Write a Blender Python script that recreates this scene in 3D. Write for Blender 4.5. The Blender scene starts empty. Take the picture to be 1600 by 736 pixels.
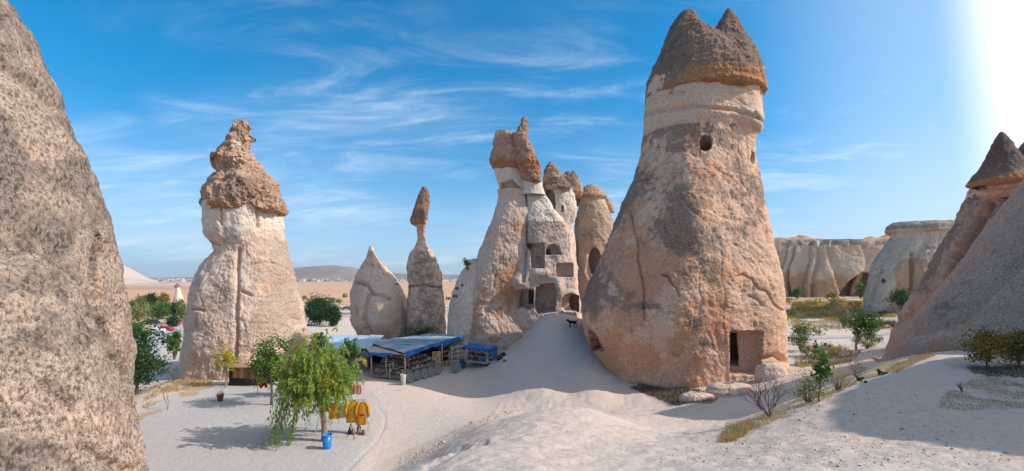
import bpy, math, random
import numpy as np
from mathutils import Vector

# ------------------------------------------------------------------ camera, sky, sun, exposure
F, CX, HY, CZ = 700.0, 800.0, 437.0, 8.1          # focal length and horizon of the view in picture pixels (1600 wide); eye height
SUN_AZ, SUN_EL = 98.0, 38.0                      # clockwise from straight ahead (+Y)
scene = bpy.context.scene
col = scene.collection
cam = bpy.data.cameras.new('camera'); camo = bpy.data.objects.new('camera', cam); col.objects.link(camo)
camo.location = (0, 0, CZ); camo.rotation_euler = (math.radians(90), 0, 0)
cam.sensor_width = 36; cam.lens = F / 1600 * 36; cam.shift_y = (HY - 368) / 1600
cam.clip_start = 0.1; cam.clip_end = 30000
scene.camera = camo
scene.view_settings.view_transform = 'Standard'; scene.view_settings.look = 'None'
scene.view_settings.exposure = 0.28; scene.view_settings.gamma = 1.0
scene.cycles.max_bounces = 6; scene.cycles.diffuse_bounces = 4
scene.cycles.use_denoising = True

world = bpy.data.worlds.new('World'); scene.world = world; world.use_nodes = True
wn = world.node_tree; wn.nodes.clear()
SDIR = Vector((math.sin(math.radians(SUN_AZ)) * math.cos(math.radians(SUN_EL)), math.cos(math.radians(SUN_AZ)) * math.cos(math.radians(SUN_EL)), math.sin(math.radians(SUN_EL))))


class NT:
    """tiny node-tree writer"""
    def __init__(s, nt): s.t = nt
    def n(s, typ, **kw):
        nd = s.t.nodes.new(typ)
        ins = kw.pop('i', {})
        for k, v in kw.items(): setattr(nd, k, v)
        for k, v in ins.items():
            sock = nd.inputs[k]
            if isinstance(v, bpy.types.NodeSocket): s.t.links.new(v, sock)
            else: sock.default_value = v
        return nd
    def math(s, op, a, b=0.0, c=0.0, clamp=False):
        return s.n('ShaderNodeMath', operation=op, use_clamp=clamp, i={0: a, 1: b, 2: c}).outputs[0]
    def mix(s, f, a, b, blend='MIX'):
        nd = s.n('ShaderNodeMix', data_type='RGBA', blend_type=blend, clamp_factor=True, i={0: f, 6: a, 7: b})
        return nd.outputs[2]
    def ramp(s, f, lo, hi, a=0.0, b=1.0, smooth=True):
        return s.n('ShaderNodeMapRange', interpolation_type='SMOOTHSTEP' if smooth else 'LINEAR', clamp=True,
                   i={0: f, 1: lo, 2: hi, 3: a, 4: b}).outputs[0]
    def noise(s, vec, scale, detail=4, rough=0.55, dist=0.0):
        return s.n('ShaderNodeTexNoise', i={'Vector': vec, 'Scale': scale, 'Detail': detail, 'Roughness': rough, 'Distortion': dist}).outputs[0]


w = NT(wn)
sky = w.n('ShaderNodeTexSky', sky_type='NISHITA', sun_disc=False, sun_elevation=math.radians(SUN_EL), sun_rotation=math.radians(SUN_AZ),
          altitude=1000, air_density=1.0, dust_density=0.6, ozone_density=1.5)
tc = w.n('ShaderNodeTexCoord').outputs['Generated']
sep = w.n('ShaderNodeSeparateXYZ', i={0: tc})
zz = w.math('MAXIMUM', sep.outputs[2], 0.0)
# saturated azure aloft, paler to the horizon
tint = w.mix(w.ramp(zz, 0.0, 0.42), (0.55, 0.88, 1.05, 1), (0.0, 0.98, 1.36, 1))
blue = w.mix(1.0, sky.outputs[0], tint, 'MULTIPLY')
# thin cirrus: noise on a plane high above
inv = w.math('DIVIDE', 1.0, w.math('ADD', zz, 0.16))
pl = w.n('ShaderNodeCombineXYZ', i={0: w.math('MULTIPLY', sep.outputs[0], inv), 1: w.math('MULTIPLY', sep.outputs[1], inv), 2: 0.0}).outputs[0]
mp = w.n('ShaderNodeMapping', i={0: pl, 1: (3.1, 1.7, 0), 2: (0, 0, math.radians(24)), 3: (0.75, 2.3, 1)}).outputs[0]
streak = w.noise(mp, 1.7, 9, 0.66, 0.9)
mp2 = w.n('ShaderNodeMapping', i={0: pl, 1: (0.4, 5.2, 0), 2: (0, 0, math.radians(-30)), 3: (1.0, 1.3, 1)}).outputs[0]
patch = w.noise(mp2, 0.75, 3, 0.5, 0.2)
cl = w.math('MULTIPLY', w.ramp(streak, 0.43, 0.76), w.ramp(patch, 0.34, 0.58))
veil = w.math('MULTIPLY', w.ramp(patch, 0.36, 0.72), w.ramp(zz, 0.22, 0.46, 0.34, 0.04))
cl = w.math('ADD', w.math('MULTIPLY', cl, w.ramp(zz, 0.30, 0.52, 1.0, 0.45)), veil, clamp=True)
# bright haze that thickens towards the sun
flat = w.n('ShaderNodeVectorMath', operation='NORMALIZE', i={0: w.n('ShaderNodeVectorMath', operation='MULTIPLY', i={0: tc, 1: (1, 1, .35)}).outputs[0]}).outputs[0]
dot = w.n('ShaderNodeVectorMath', operation='DOT_PRODUCT', i={0: flat, 1: tuple(Vector((SDIR.x, SDIR.y, SDIR.z * .35)).normalized())}).outputs['Value']
glow = w.ramp(dot, 0.585, 0.675)
glow2 = w.math('MULTIPLY', w.ramp(dot, 0.30, 0.62), 0.26)
hz = w.ramp(sep.outputs[2], 0.30, 0.0, 0.0, 0.66)
k = w.math('MAXIMUM', w.math('MULTIPLY', cl, 0.36), w.math('ADD', glow, glow2, clamp=True))
skyc = w.mix(hz, blue, (3.6, 5.3, 7.4, 1))
skyc = w.mix(k, skyc, (9.2, 9.4, 9.6, 1))
bg = w.n('ShaderNodeBackground', i={0: skyc, 1: 0.115})
w.t.links.new(bg.outputs[0], w.n('ShaderNodeOutputWorld').inputs[0])

sl = bpy.data.lights.new('sun', 'SUN'); sl.energy = 3.5; sl.angle = math.radians(0.5); sl.color = (1.0, 0.95, 0.88)
so = bpy.data.objects.new('sun', sl); col.objects.link(so); so.rotation_euler = SDIR.to_track_quat('Z', 'Y').to_euler(); so.location = (30, -30, 60)

# ------------------------------------------------------------------ numeric helpers
rs = np.random.RandomState(7)
_perm = rs.permutation(4096).astype(np.int32)
_grad = rs.normal(size=(4096, 3)); _grad /= np.linalg.norm(_grad, axis=1)[:, None]; _grad = _grad.astype(np.float32)


def pnoise(P):
    """gradient noise, about -1..1"""
    P = np.asarray(P, np.float32); fl = np.floor(P); f = P - fl; i = fl.astype(np.int32)
    u = f * f * f * (f * (f * 6 - 15) + 10)
    out = np.zeros(len(P), np.float32)
    for dx in (0, 1):
        wx = u[:, 0] if dx else 1 - u[:, 0]
        for dy in (0, 1):
            wy = u[:, 1] if dy else 1 - u[:, 1]
            for dz in (0, 1):
                wz = u[:, 2] if dz else 1 - u[:, 2]
                h = _perm[(_perm[(_perm[(i[:, 0] + dx) & 4095] + i[:, 1] + dy) & 4095] + i[:, 2] + dz) & 4095]
                g = _grad[h]
                out += wx * wy * wz * (g[:, 0] * (f[:, 0] - dx) + g[:, 1] * (f[:, 1] - dy) + g[:, 2] * (f[:, 2] - dz))
    return out * 1.6


def fbm(P, octv=4, gain=0.5, lac=2.03, off=0.0):
    s = 0; a = 1.0; Q = P + off
    for _ in range(octv):
        s = s + a * pnoise(Q); Q = Q * lac + 17.3; a *= gain
    return s


def sstep(x, a, b):
    t = np.clip((x - a) / (b - a), 0, 1)
    return t * t * (3 - 2 * t)


def at(px, py, d):
    return Vector(((px - CX) / F * d, d, CZ - (py - HY) / F * d))


def proj(V):
    y = np.maximum(V[:, 1], 0.05)
    return CX + F * V[:, 0] / y, HY - F * (V[:, 2] - CZ) / y


def inpoly(x, y, poly):
    c = np.zeros(len(x), bool); n = len(poly)
    for i in range(n):
        x0, y0 = poly[i]; x1, y1 = poly[(i + 1) % n]
        if y0 == y1: continue
        m = ((y0 > y) != (y1 > y)) & (x < (x1 - x0) * (y - y0) / (y1 - y0) + x0)
        c ^= m
    return c


def segdist(x, y, pts):
    d = np.full(len(x), 1e9)
    for (x0, y0), (x1, y1) in zip(pts[:-1], pts[1:]):
        vx, vy = x1 - x0, y1 - y0
        t = np.clip(((x - x0) * vx + (y - y0) * vy) / (vx * vx + vy * vy), 0, 1)
        d = np.minimum(d, np.hypot(x - x0 - t * vx, y - y0 - t * vy))
    return d


# ------------------------------------------------------------------ object helpers
def tag(o, label=None, cat=None, group=None, kind=None):
    if label: o['label'] = label
    if cat: o['category'] = cat
    if group: o['group'] = group
    if kind: o['kind'] = kind
    return o


def empty(name, loc, label=None, cat=None, group=None, rz=0.0):
    o = bpy.data.objects.new(name, None); col.objects.link(o); o.location = loc; o.rotation_euler = (0, 0, rz)
    o.empty_display_size = 0.2
    return tag(o, label, cat, group)


def mesh_np(name, V, Fq, mat, parent=None, smooth=True, zone=None, origin=None):
    """V (n,3), Fq (m,4) quads or (m,3) tris; world coordinates"""
    V = np.asarray(V, dtype=np.float32); Fq = np.asarray(Fq, dtype=np.int32)
    if parent is not None: org = np.array(parent_world(parent), dtype=np.float32)
    elif origin is not None: org = np.array(origin, dtype=np.float32)
    else: org = np.zeros(3, np.float32)
    V = V - org
    me = bpy.data.meshes.new(name)
    me.vertices.add(len(V)); me.vertices.foreach_set('co', V.ravel())
    k = Fq.shape[1]
    me.loops.add(Fq.size); me.loops.foreach_set('vertex_index', Fq.ravel())
    me.polygons.add(len(Fq)); me.polygons.foreach_set('loop_start', np.arange(0, Fq.size, k, dtype=np.int32))
    me.polygons.foreach_set('loop_total', np.full(len(Fq), k, dtype=np.int32))
    me.polygons.foreach_set('use_smooth', np.full(len(Fq), smooth))
    me.update(calc_edges=True)
    if zone is not None:
        a = me.attributes.new('zone', 'FLOAT_COLOR', 'POINT')
        z = np.ones((len(V), 4), np.float32); z[:, :zone.shape[1]] = zone
        a.data.foreach_set('color', z.ravel())
    if mat: me.materials.append(mat)
    o = bpy.data.objects.new(name, me); col.objects.link(o)
    if parent is not None: o.parent = parent
    else: o.location = org
    return o


def parent_world(p):
    v = Vector((0, 0, 0))
    while p is not None:
        v = v + p.location; p = p.parent
    return v


class MB:
    """collects simple solids into one mesh, in the local space of its parent"""
    def __init__(s): s.v = []; s.f = []; s.m = []; s.mi = 0
    def add(s, V, Fc):
        b = len(s.v); s.v += [tuple(v) for v in V]
        for f in Fc: s.f.append([b + i for i in f]); s.m.append(s.mi)
        return s
    def box(s, c, size, rz=0.0, rx=0.0, ry=0.0):
        from mathutils import Euler
        R = Euler((rx, ry, rz)).to_matrix(); c = Vector(c)
        V = [c + R @ Vector((size[0] / 2 * i, size[1] / 2 * j, size[2] / 2 * k)) for i in (-1, 1) for j in (-1, 1) for k in (-1, 1)]
        return s.add(V, [(0, 1, 3, 2), (4, 6, 7, 5), (0, 4, 5, 1), (2, 3, 7, 6), (0, 2, 6, 4), (1, 5, 7, 3)])
    def tube(s, pts, rad, seg=7, cap=True):
        pts = [Vector(p) for p in pts]
        if not isinstance(rad, (list, tuple)): rad = [rad] * len(pts)
        V = []; prev = None
        for i, p in enumerate(pts):
            d = (pts[min(i + 1, len(pts) - 1)] - pts[max(i - 1, 0)]).normalized()
            if prev is None: a = d.orthogonal().normalized()
            else:
                a = prev - d * prev.dot(d)
                a = a.normalized() if a.length > 1e-6 else d.orthogonal().normalized()
            prev = a; b = d.cross(a)
            for k in range(seg):
                t = 2 * math.pi * k / seg
                V.append(p + (a * math.cos(t) + b * math.sin(t)) * rad[i])
        Fc = [(i * seg + k, i * seg + (k + 1) % seg, (i + 1) * seg + (k + 1) % seg, (i + 1) * seg + k) for i in range(len(pts) - 1) for k in range(seg)]
        if cap: Fc += [tuple(range(seg))[::-1], tuple((len(pts) - 1) * seg + k for k in range(seg))]
        return s.add(V, Fc)
    def lathe(s, prof, c=(0, 0, 0), seg=14, axis='Z'):
        c = Vector(c); V = []
        for r, z in prof:
            for k in range(seg):
                t = 2 * math.pi * k / seg
                q = (r * math.cos(t), r * math.sin(t), z)
                if axis == 'Y': q = (q[0], q[2], q[1])
                if axis == 'X': q = (q[2], q[0], q[1])
                V.append(c + Vector(q))
        n = len(prof)
        Fc = [(i * seg + k, i * seg + (k + 1) % seg, (i + 1) * seg + (k + 1) % seg, (i + 1) * seg + k) for i in range(n - 1) for k in range(seg)]
        return s.add(V, Fc)
    def build(s, name, mat, parent=None, loc=None, smooth=False):
        me = bpy.data.meshes.new(name); me.from_pydata(s.v, [], s.f)
        for mt in (mat if isinstance(mat, (list, tuple)) else [mat]): me.materials.append(mt)
        me.polygons.foreach_set('material_index', s.m)
        if smooth: me.polygons.foreach_set('use_smooth', [True] * len(me.polygons))
        me.update()
        o = bpy.data.objects.new(name, me); col.objects.link(o)
        if parent is not None: o.parent = parent
        if loc is not None: o.location = loc
        return o


def children(o): return [c for c in bpy.data.objects if c.parent == o]


def copy_tree(o, parent=None):
    kids = children(o)
    c = o.copy(); col.objects.link(c)
    if parent is not None: c.parent = parent
    for ch in kids: copy_tree(ch, c)
    return c


# ------------------------------------------------------------------ materials
def new_mat(name):
    m = bpy.data.materials.new(name); m.use_nodes = True; m.node_tree.nodes.clear()
    return m, NT(m.node_tree)


def finish(m, nt, colr, rough=0.9, bump=None, spec=0.2, **kw):
    b = nt.n('ShaderNodeBsdfPrincipled', i={'Base Color': colr, 'Roughness': rough, 'Specular IOR Level': spec})
    for k, v in kw.items(): b.inputs[k.replace('_', ' ')].default_value = v
    if bump is not None: nt.t.links.new(bump, b.inputs['Normal'])
    nt.t.links.new(b.outputs[0], nt.n('ShaderNodeOutputMaterial').inputs[0])
    return m


def rgb(*c): return (c[0], c[1], c[2], 1)


def rock_mat(name, base, base2, lichen, cream, orange, speck=0.35, bump=0.5, scale=1.0, dist=0.12, zs=1.0, lo=0.35):
    """zone R = weathered grey skin, G = pale fresh layer, B = iron stain"""
    m, t = new_mat(name)
    tc = t.n('ShaderNodeMapping', i={0: t.n('ShaderNodeNewGeometry').outputs['Position'], 3: (1, 1, zs)}).outputs[0]
    at_ = t.n('ShaderNodeAttribute', attribute_name='zone')
    s3 = t.n('ShaderNodeSeparateColor', i={0: at_.outputs['Color']})
    big = t.noise(tc, 0.35 * scale, 5, 0.6, 0.4)
    mid = t.noise(tc, 1.9 * scale, 6, 0.65, 0.3)
    fine = t.noise(tc, 9.0 * scale, 5, 0.7)
    grit = t.noise(tc, 34.0 * scale, 3, 0.7)
    c = t.mix(t.ramp(big, 0.32, 0.68), base, base2)
    # iron stain, with broken edges
    f = t.math('ADD', s3.outputs[2], t.math('MULTIPLY', t.math('SUBTRACT', mid, 0.5), 1.1))
    c = t.mix(t.ramp(f, 0.40, 0.72), c, orange)
    f = t.math('ADD', s3.outputs[1], t.math('MULTIPLY', t.math('SUBTRACT', mid, 0.5), 0.7))
    c = t.mix(t.ramp(f, 0.38, 0.62), c, cream)
    # grey skin with ragged outline and pinholes
    rag = t.math('ADD', t.math('MULTIPLY', t.math('SUBTRACT', mid, 0.5), 2.0), t.math('MULTIPLY', t.math('SUBTRACT', fine, 0.5), 1.7))
    f = t.math('ADD', s3.outputs[0], rag)
    lm = t.ramp(f, 0.44, 0.60)
    c = t.mix(t.math('MULTIPLY', lm, t.ramp(fine, 0.36, 0.58, 0.97, 0.66)), c, lichen)
    # mottling and grit
    c = t.mix(speck, c, t.n('ShaderNodeMix', data_type='RGBA', blend_type='MULTIPLY', i={0: 1.0, 6: c, 7: t.n('ShaderNodeCombineColor', i={
        0: t.ramp(fine, 0.34, 0.60, lo, 1.20), 1: t.ramp(fine, 0.34, 0.60, lo - .02, 1.18), 2: t.ramp(fine, 0.34, 0.60, lo - .04, 1.16)}).outputs[0]}).outputs[2])
    g = t.ramp(grit, 0.36, 0.58, 0.52, 1.16)
    c = t.mix(0.75, c, t.n('ShaderNodeMix', data_type='RGBA', blend_type='MULTIPLY', i={0: 1.0, 6: c, 7: t.n('ShaderNodeCombineColor', i={0: g, 1: g, 2: g}).outputs[0]}).outputs[2])
    h = t.math('ADD', t.math('MULTIPLY', mid, 1.0), t.math('ADD', t.math('MULTIPLY', fine, 0.45), t.math('MULTIPLY', grit, 0.14)))
    bmp = t.n('ShaderNodeBump', i={'Strength': bump, 'Distance': dist, 'Height': h}).outputs[0]
    return finish(m, t, c, 0.95, bmp, 0.1)


def plain(name, c1, c2=None, scale=6.0, rough=0.8, bump=0.2, spec=0.3, dist=0.02, metallic=0.0, coord='Object'):
    m, t = new_mat(name)
    tc = t.n('ShaderNodeTexCoord').outputs[coord]
    n1 = t.noise(tc, scale, 5, 0.6)
    c2 = c2 or tuple(v * 0.7 for v in c1)
    c = t.mix(t.ramp(n1, 0.3, 0.7), rgb(*c1), rgb(*c2))
    bmp = t.n('ShaderNodeBump', i={'Strength': bump, 'Distance': dist, 'Height': n1}).outputs[0]
    return finish(m, t, c, rough, bmp, spec, Metallic=metallic)


def leaf_mat(name, c1, c2, trans=0.35):
    m, t = new_mat(name)
    a = t.n('ShaderNodeAttribute', attribute_name='zone')
    s3 = t.n('ShaderNodeSeparateColor', i={0: a.outputs['Color']})
    c = t.mix(s3.outputs[0], rgb(*c1), rgb(*c2))
    g = t.math('ADD', 0.6, t.math('MULTIPLY', s3.outputs[1], 0.8))
    c = t.n('ShaderNodeMix', data_type='RGBA', blend_type='MULTIPLY', i={0: 1.0, 6: c, 7: t.n('ShaderNodeCombineColor', i={0: g, 1: g, 2: g}).outputs[0]}).outputs[2]
    d = t.n('ShaderNodeBsdfPrincipled', i={'Base Color': c, 'Roughness': 0.55, 'Specular IOR Level': 0.25})
    tr = t.n('ShaderNodeBsdfTranslucent', i={0: c})
    mx = t.n('ShaderNodeMixShader', i={0: trans, 1: d.outputs[0], 2: tr.outputs[0]})
    t.t.links.new(mx.outputs[0], t.n('ShaderNodeOutputMaterial').inputs[0])
    return m


TUFF = rock_mat('pink_tuff', rgb(.66, .45, .34), rgb(.71, .54, .43), rgb(.235, .185, .15), rgb(.70, .585, .45), rgb(.56, .285, .15), speck=.45, bump=.55)
TUFFA = rock_mat('orange_tuff', rgb(.72, .44, .30), rgb(.75, .51, .37), rgb(.215, .165, .135), rgb(.68, .51, .38), rgb(.64, .34, .20), speck=.42, bump=.6)
TUFFB = rock_mat('pale_pink_tuff', rgb(.67, .475, .375), rgb(.71, .555, .46), rgb(.42, .32, .255), rgb(.76, .64, .53), rgb(.60, .34, .22), speck=.42, bump=.6)
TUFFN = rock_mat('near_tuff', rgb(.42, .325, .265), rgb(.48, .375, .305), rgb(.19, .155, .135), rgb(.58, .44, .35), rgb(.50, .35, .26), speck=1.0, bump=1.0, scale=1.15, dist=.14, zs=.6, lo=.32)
TUFFG = rock_mat('grey_tuff', rgb(.47, .345, .265), rgb(.53, .40, .315), rgb(.20, .155, .12), rgb(.58, .46, .37), rgb(.52, .34, .24), speck=.8, bump=.65, scale=1.5, lo=.45)
CAPR = rock_mat('cap_rock', rgb(.23, .155, .115), rgb(.29, .20, .155), rgb(.15, .115, .095), rgb(.46, .35, .26), rgb(.45, .23, .115), speck=.55, bump=.8)
CAPB = rock_mat('brown_cap_rock', rgb(.46, .28, .19), rgb(.54, .37, .27), rgb(.27, .19, .145), rgb(.62, .50, .38), rgb(.46, .22, .11), speck=.6, bump=.9)
CLIFF = rock_mat('cliff_tuff', rgb(.56, .43, .325), rgb(.62, .50, .385), rgb(.28, .22, .175), rgb(.60, .48, .32), rgb(.50, .32, .20), speck=.35, bump=.5, scale=.6)
WOOD = plain('weathered_wood', (.42, .27, .15), (.28, .17, .09), 9)
PALEWOOD = plain('bare_wood', (.62, .42, .26), (.50, .31, .18), 9)
GREYWOOD = plain('grey_painted_wood', (.50, .49, .46), (.33, .31, .28), 8)
BARK = plain('bark', (.20, .15, .11), (.10, .075, .055), 14, bump=.5)
PALEBARK = plain('pale_bark', (.36, .29, .22), (.22, .17, .12), 14, bump=.5)
BLUE = plain('blue_tarpaulin', (.012, .10, .36), (.02, .17, .50), 3, .45, .6, .4, .05)
DARK = plain('dark_cloth', (.03, .025, .022), (.05, .04, .035), 5)


# ------------------------------------------------------------------ rock builder
QN, QM, ROUGH, CRK = .68, .78, .52, .28
def lobe(rows, D, n=260, m=300, seed=0, facets=None, fp=9.0, sq=1.0, low=(0.05, 0.8), disp=((.35, .35), (1.1, .12), (3.2, .045)), crack=0.0, ref='M', push=(),
         flute=None, strata=0.0, front=0.55, zrand=0.0, pits=0.0, bl=1):
    """stacked rings whose outline, seen from the camera, follows rows of (py, left px, right px); D = depth of the axis"""
    n = int(n * QN); m = int(m * QM)
    rows = sorted(rows); py = np.array([r[0] for r in rows], float); L = np.array([r[1] for r in rows], float); R = np.array([r[2] for r in rows], float)
    s = np.linspace(0, 1, m)
    pyr = py[0] + (py[-1] - py[0]) * s
    # smooth interpolation (pchip-like: linear then blurred)
    l = np.interp(pyr, py, L); r = np.interp(pyr, py, R)
    kk = (max(3, m // 40) if bl else 3) | 1
    def blur(a):
        p = np.concatenate([np.full(kk // 2, a[0]), a, np.full(kk // 2, a[-1])]); return np.convolve(p, np.ones(kk) / kk, 'valid')
    l0, r0 = l.copy(), r.copy()
    l, r = blur(l), blur(r); l[0], r[0] = l0[0], r0[0]
    mid = (py[0] * 0 + (l + r) / 2)
    azc = math.atan((float(np.mean(mid)) - CX) / F)
    t = np.linspace(-math.pi, math.pi, n, endpoint=False)
    th = t - front * np.sin(t)                       # 0 = towards the camera, denser there
    ang = math.pi + azc + th                         # world azimuth of the outward direction
    sx, cy_ = np.sin(ang), np.cos(ang)
    if facets:
        q = np.zeros(n)
        for a, d in facets:
            q += np.maximum(0, np.cos(ang - math.radians(a)) / d) ** fp
        rad = q ** (-1 / fp)
    else:
        rad = np.ones(n)
    zc = CZ - (pyr - HY) / F * D
    TH, ZZ = np.meshgrid(ang, zc)
    RR = np.tile(rad, (m, 1))
    if low[0]:
        Q = np.stack([np.sin(TH) * low[1] * 2.2 + seed * 3.1, np.cos(TH) * low[1] * 2.2, ZZ * low[1] * .16 + seed], -1).reshape(-1, 3)
        RR = RR * (1 + .7 * low[0] * fbm(Q, 3).reshape(m, n))
    if flute:
        k, amp, fz = flute
        ph = fbm(np.stack([TH * 1.3, ZZ * .05, TH * 0 + seed], -1).reshape(-1, 3), 2).reshape(m, n) * 3.0
        RR = RR * (1 + amp * (np.abs(np.sin(TH * k + ph)) - .5) * fz(s)[:, None])
    X = np.sin(TH) * RR; Y = np.cos(TH) * RR * sq
    aL, aR = np.arctan((l - CX) / F), np.arctan((r - CX) / F)
    cx = np.tan((aL + aR) / 2) * D; rr = np.maximum(np.hypot(cx, D) * np.sin((aR - aL) / 2), 1e-3)
    for _ in range(12):
        PX = CX + F * (cx[:, None] + rr[:, None] * X) / np.maximum(D + rr[:, None] * Y, .5)
        a, b = PX.min(1), PX.max(1)
        aa, ab = np.arctan((a - CX) / F), np.arctan((b - CX) / F)
        ea, eb = aL - aa, aR - ab; ds_ = np.hypot(cx, D)
        cx += (ea + eb) / 2 * ds_ / np.maximum(np.cos((aL + aR) / 2), .2) * .7
        rr = np.maximum(rr + (eb - ea) / 2 * ds_ * .7, 1e-3)
    PX = (cx[:, None] + rr[:, None] * X) / np.maximum(D + rr[:, None] * Y, .5)
    YW = D + rr[:, None] * Y
    yl = YW[np.arange(m), PX.argmin(1)]; yr = YW[np.arange(m), PX.argmax(1)]
    yref = {'L': yl, 'R': yr, 'M': (yl + yr) / 2}[ref]
    z = CZ - (pyr - HY) / F * yref
    z = np.minimum.accumulate(z)
    V = np.stack([cx[:, None] + rr[:, None] * X, YW, np.tile(z[:, None], (1, n))], -1)

    def normals(V):
        du = np.roll(V, -1, 1) - np.roll(V, 1, 1)
        dv = np.gradient(V, axis=0)
        N = np.cross(du, dv); N /= (np.linalg.norm(N, axis=2)[..., None] + 1e-9)
        c = V.mean(1, keepdims=True)
        if ((V - c)[m // 2] * N[m // 2]).sum() < 0: N = -N
        return N
    N = normals(V).reshape(-1, 3); P = V.reshape(-1, 3)
    fade = np.tile(np.clip(rr / (max(rr.max(), 1e-3) * .25), .15, 1)[:, None], (1, n)).reshape(-1)
    d = np.zeros(len(P))
    for fr, am in disp:
        d += (ROUGH if fr < 2.5 else .8) * am * fbm(P * fr, 3 if fr < 6 else 2, off=seed * 7.7 + fr)
    if crack:
        c1 = 1 - np.abs(fbm(P * np.array([.33, .33, .16]), 3, off=seed + 40.))
        c2 = 1 - np.abs(fbm(P * np.array([.8, .8, .5]), 3, off=seed + 90.))
        crack = crack * CRK
        d -= crack * sstep(c1, .93, 1.0) + crack * .5 * sstep(c2, .94, 1.0)
    if pits:
        q = fbm(P * 1.5, 2, off=seed + 11.)
        d -= pits * sstep(q, .55, .95)
    if strata:
        q = np.stack([P[:, 0] * .15, P[:, 1] * .15, P[:, 2] * 2.6], -1)
        d += strata * fbm(q, 3, off=seed + 5.)
    P = P + N * (d * fade)[:, None]
    # openings cut into the rock
    hole = np.zeros(len(P))
    px_, py_ = proj(P)
    facing = (N * (P - np.array([0, 0, CZ]))).sum(1) < 0
    for item in push:
        kind, geo, depth, az = item[:4]
        if kind == 'rect': mk = (px_ > geo[0]) & (px_ < geo[2]) & (py_ > geo[1]) & (py_ < geo[3])
        elif kind == 'ell': mk = ((px_ - geo[0]) / geo[2]) ** 2 + ((py_ - geo[1]) / geo[3]) ** 2 < 1
        elif kind == 'poly': mk = inpoly(px_, py_, geo)
        elif kind == 'groove':
            dd = segdist(px_, py_, geo[0]); wgt = np.exp(-(dd / geo[1]) ** 2) * facing
            P = P - N * (wgt * depth)[:, None]; continue
        elif kind == 'bulge':
            wgt = np.exp(-(((px_ - geo[0]) / geo[2]) ** 2 + ((py_ - geo[1]) / geo[3]) ** 2)) * facing
            P = P - N * (wgt * depth)[:, None]; continue
        mk = mk & facing
        dv = np.array([math.sin(math.radians(az)), math.cos(math.radians(az)), 0.0])
        if len(item) > 4 and item[4] == 'rel':
            P[mk] += dv * depth
        else:                                   # flat back wall at a fixed depth behind the mean surface
            pr = P @ dv
            if mk.any():
                base = np.median(pr[mk]) if kind != 'poly' else pr[mk]
                P[mk] += dv * ((base + depth - pr[mk]))[:, None]
        hole = np.maximum(hole, mk * 1.0)
    idx = np.arange(m * n).reshape(m, n)
    Fq = np.stack([idx[:-1], idx[1:], np.roll(idx, -1, 1)[1:], np.roll(idx, -1, 1)[:-1]], -1).reshape(-1, 4)
    # close the top with a pole
    return dict(V=P, F=Fq, N=N, hole=hole, idx=idx, zc=z, py=np.tile(pyr[:, None], (1, n)).reshape(-1), ang=np.tile(np.degrees(ang), m) % 360)


def join_lobes(ls):
    V = []; Fq = []; b = 0; top = []
    for l in ls:
        V.append(l['V']); Fq.append(l['F'] + b)
        ring = l['idx'][0]; c = l['V'][ring].mean(0)
        V.append(c[None]); ci = b + len(l['V'])
        r2 = np.roll(ring, -1)
        Fq.append(np.stack([ring + b, r2 + b, np.full(len(ring), ci), np.full(len(ring), ci)], -1))
        b += len(l['V']) + 1
    # degenerate quads -> keep as tris by repeating is not allowed: split
    return np.concatenate(V), Fq


def rock(name, lobes, mat, parent=None, zone=None, label=None):
    """one mesh from one or more overlapping lobes; zone(l, px, py) -> (n,3)"""
    V = []; quads = []; tris = []; Z = []; b = 0
    for l in lobes:
        P = l['V']; px, py = proj(P)
        z = zone(l, px, py) if zone else np.zeros((len(P), 3))
        hole = l['hole']
        z = z * (1 - hole[:, None] * np.array([1, .6, .6]))
        ring = l['idx'][0]
        V += [P, P[ring].mean(0)[None]]; Z += [z, z[ring].mean(0)[None]]
        quads.append(l['F'] + b)
        r2 = np.roll(ring, -1)
        tris.append(np.stack([ring + b, np.full(len(ring), b + len(P)), r2 + b], -1))
        b += len(P) + 1
    V = np.concatenate(V).astype(np.float32); Z = np.clip(np.concatenate(Z), 0, 1)
    q = np.concatenate(quads); t3 = np.concatenate(tris)
    org = np.array(parent_world(parent), np.float32) if parent is not None else np.zeros(3, np.float32)
    me = bpy.data.meshes.new(name)
    me.vertices.add(len(V)); me.vertices.foreach_set('co', (V - org).ravel())
    li = np.concatenate([q.ravel(), t3.ravel()]).astype(np.int32)
    me.loops.add(len(li)); me.loops.foreach_set('vertex_index', li)
    ls = np.concatenate([np.arange(len(q)) * 4, len(q) * 4 + np.arange(len(t3)) * 3]).astype(np.int32)
    lt = np.concatenate([np.full(len(q), 4), np.full(len(t3), 3)]).astype(np.int32)
    me.polygons.add(len(ls)); me.polygons.foreach_set('loop_start', ls); me.polygons.foreach_set('loop_total', lt)
    me.polygons.foreach_set('use_smooth', np.ones(len(ls), bool))
    me.update(calc_edges=True)
    a = me.attributes.new('zone', 'FLOAT_COLOR', 'POINT')
    zz_ = np.ones((len(V), 4), np.float32); zz_[:, :3] = Z; a.data.foreach_set('color', zz_.ravel())
    me.materials.append(mat)
    o = bpy.data.objects.new(name, me); col.objects.link(o)
    if parent is not None: o.parent = parent
    if label: o['label'] = label
    return o


def zfun(lich=0.3, cream=0.0, iron=0.3, fr=.16, sd=0.0, extra=None):
    """patchy weathering; extra(l, px, py, z) edits the result"""
    def f(l, px, py):
        P = l['V']
        a = fbm(P * fr, 4, off=sd + 3.); b = fbm(P * fr * 1.7, 3, off=sd + 33.); c = fbm(P * fr * 1.3, 3, off=sd + 63.)
        z = np.stack([lich + a * .55, cream + b * .25, iron + c * .5], -1)
        if extra: z = extra(l, px, py, z)
        return z
    return f

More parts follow.
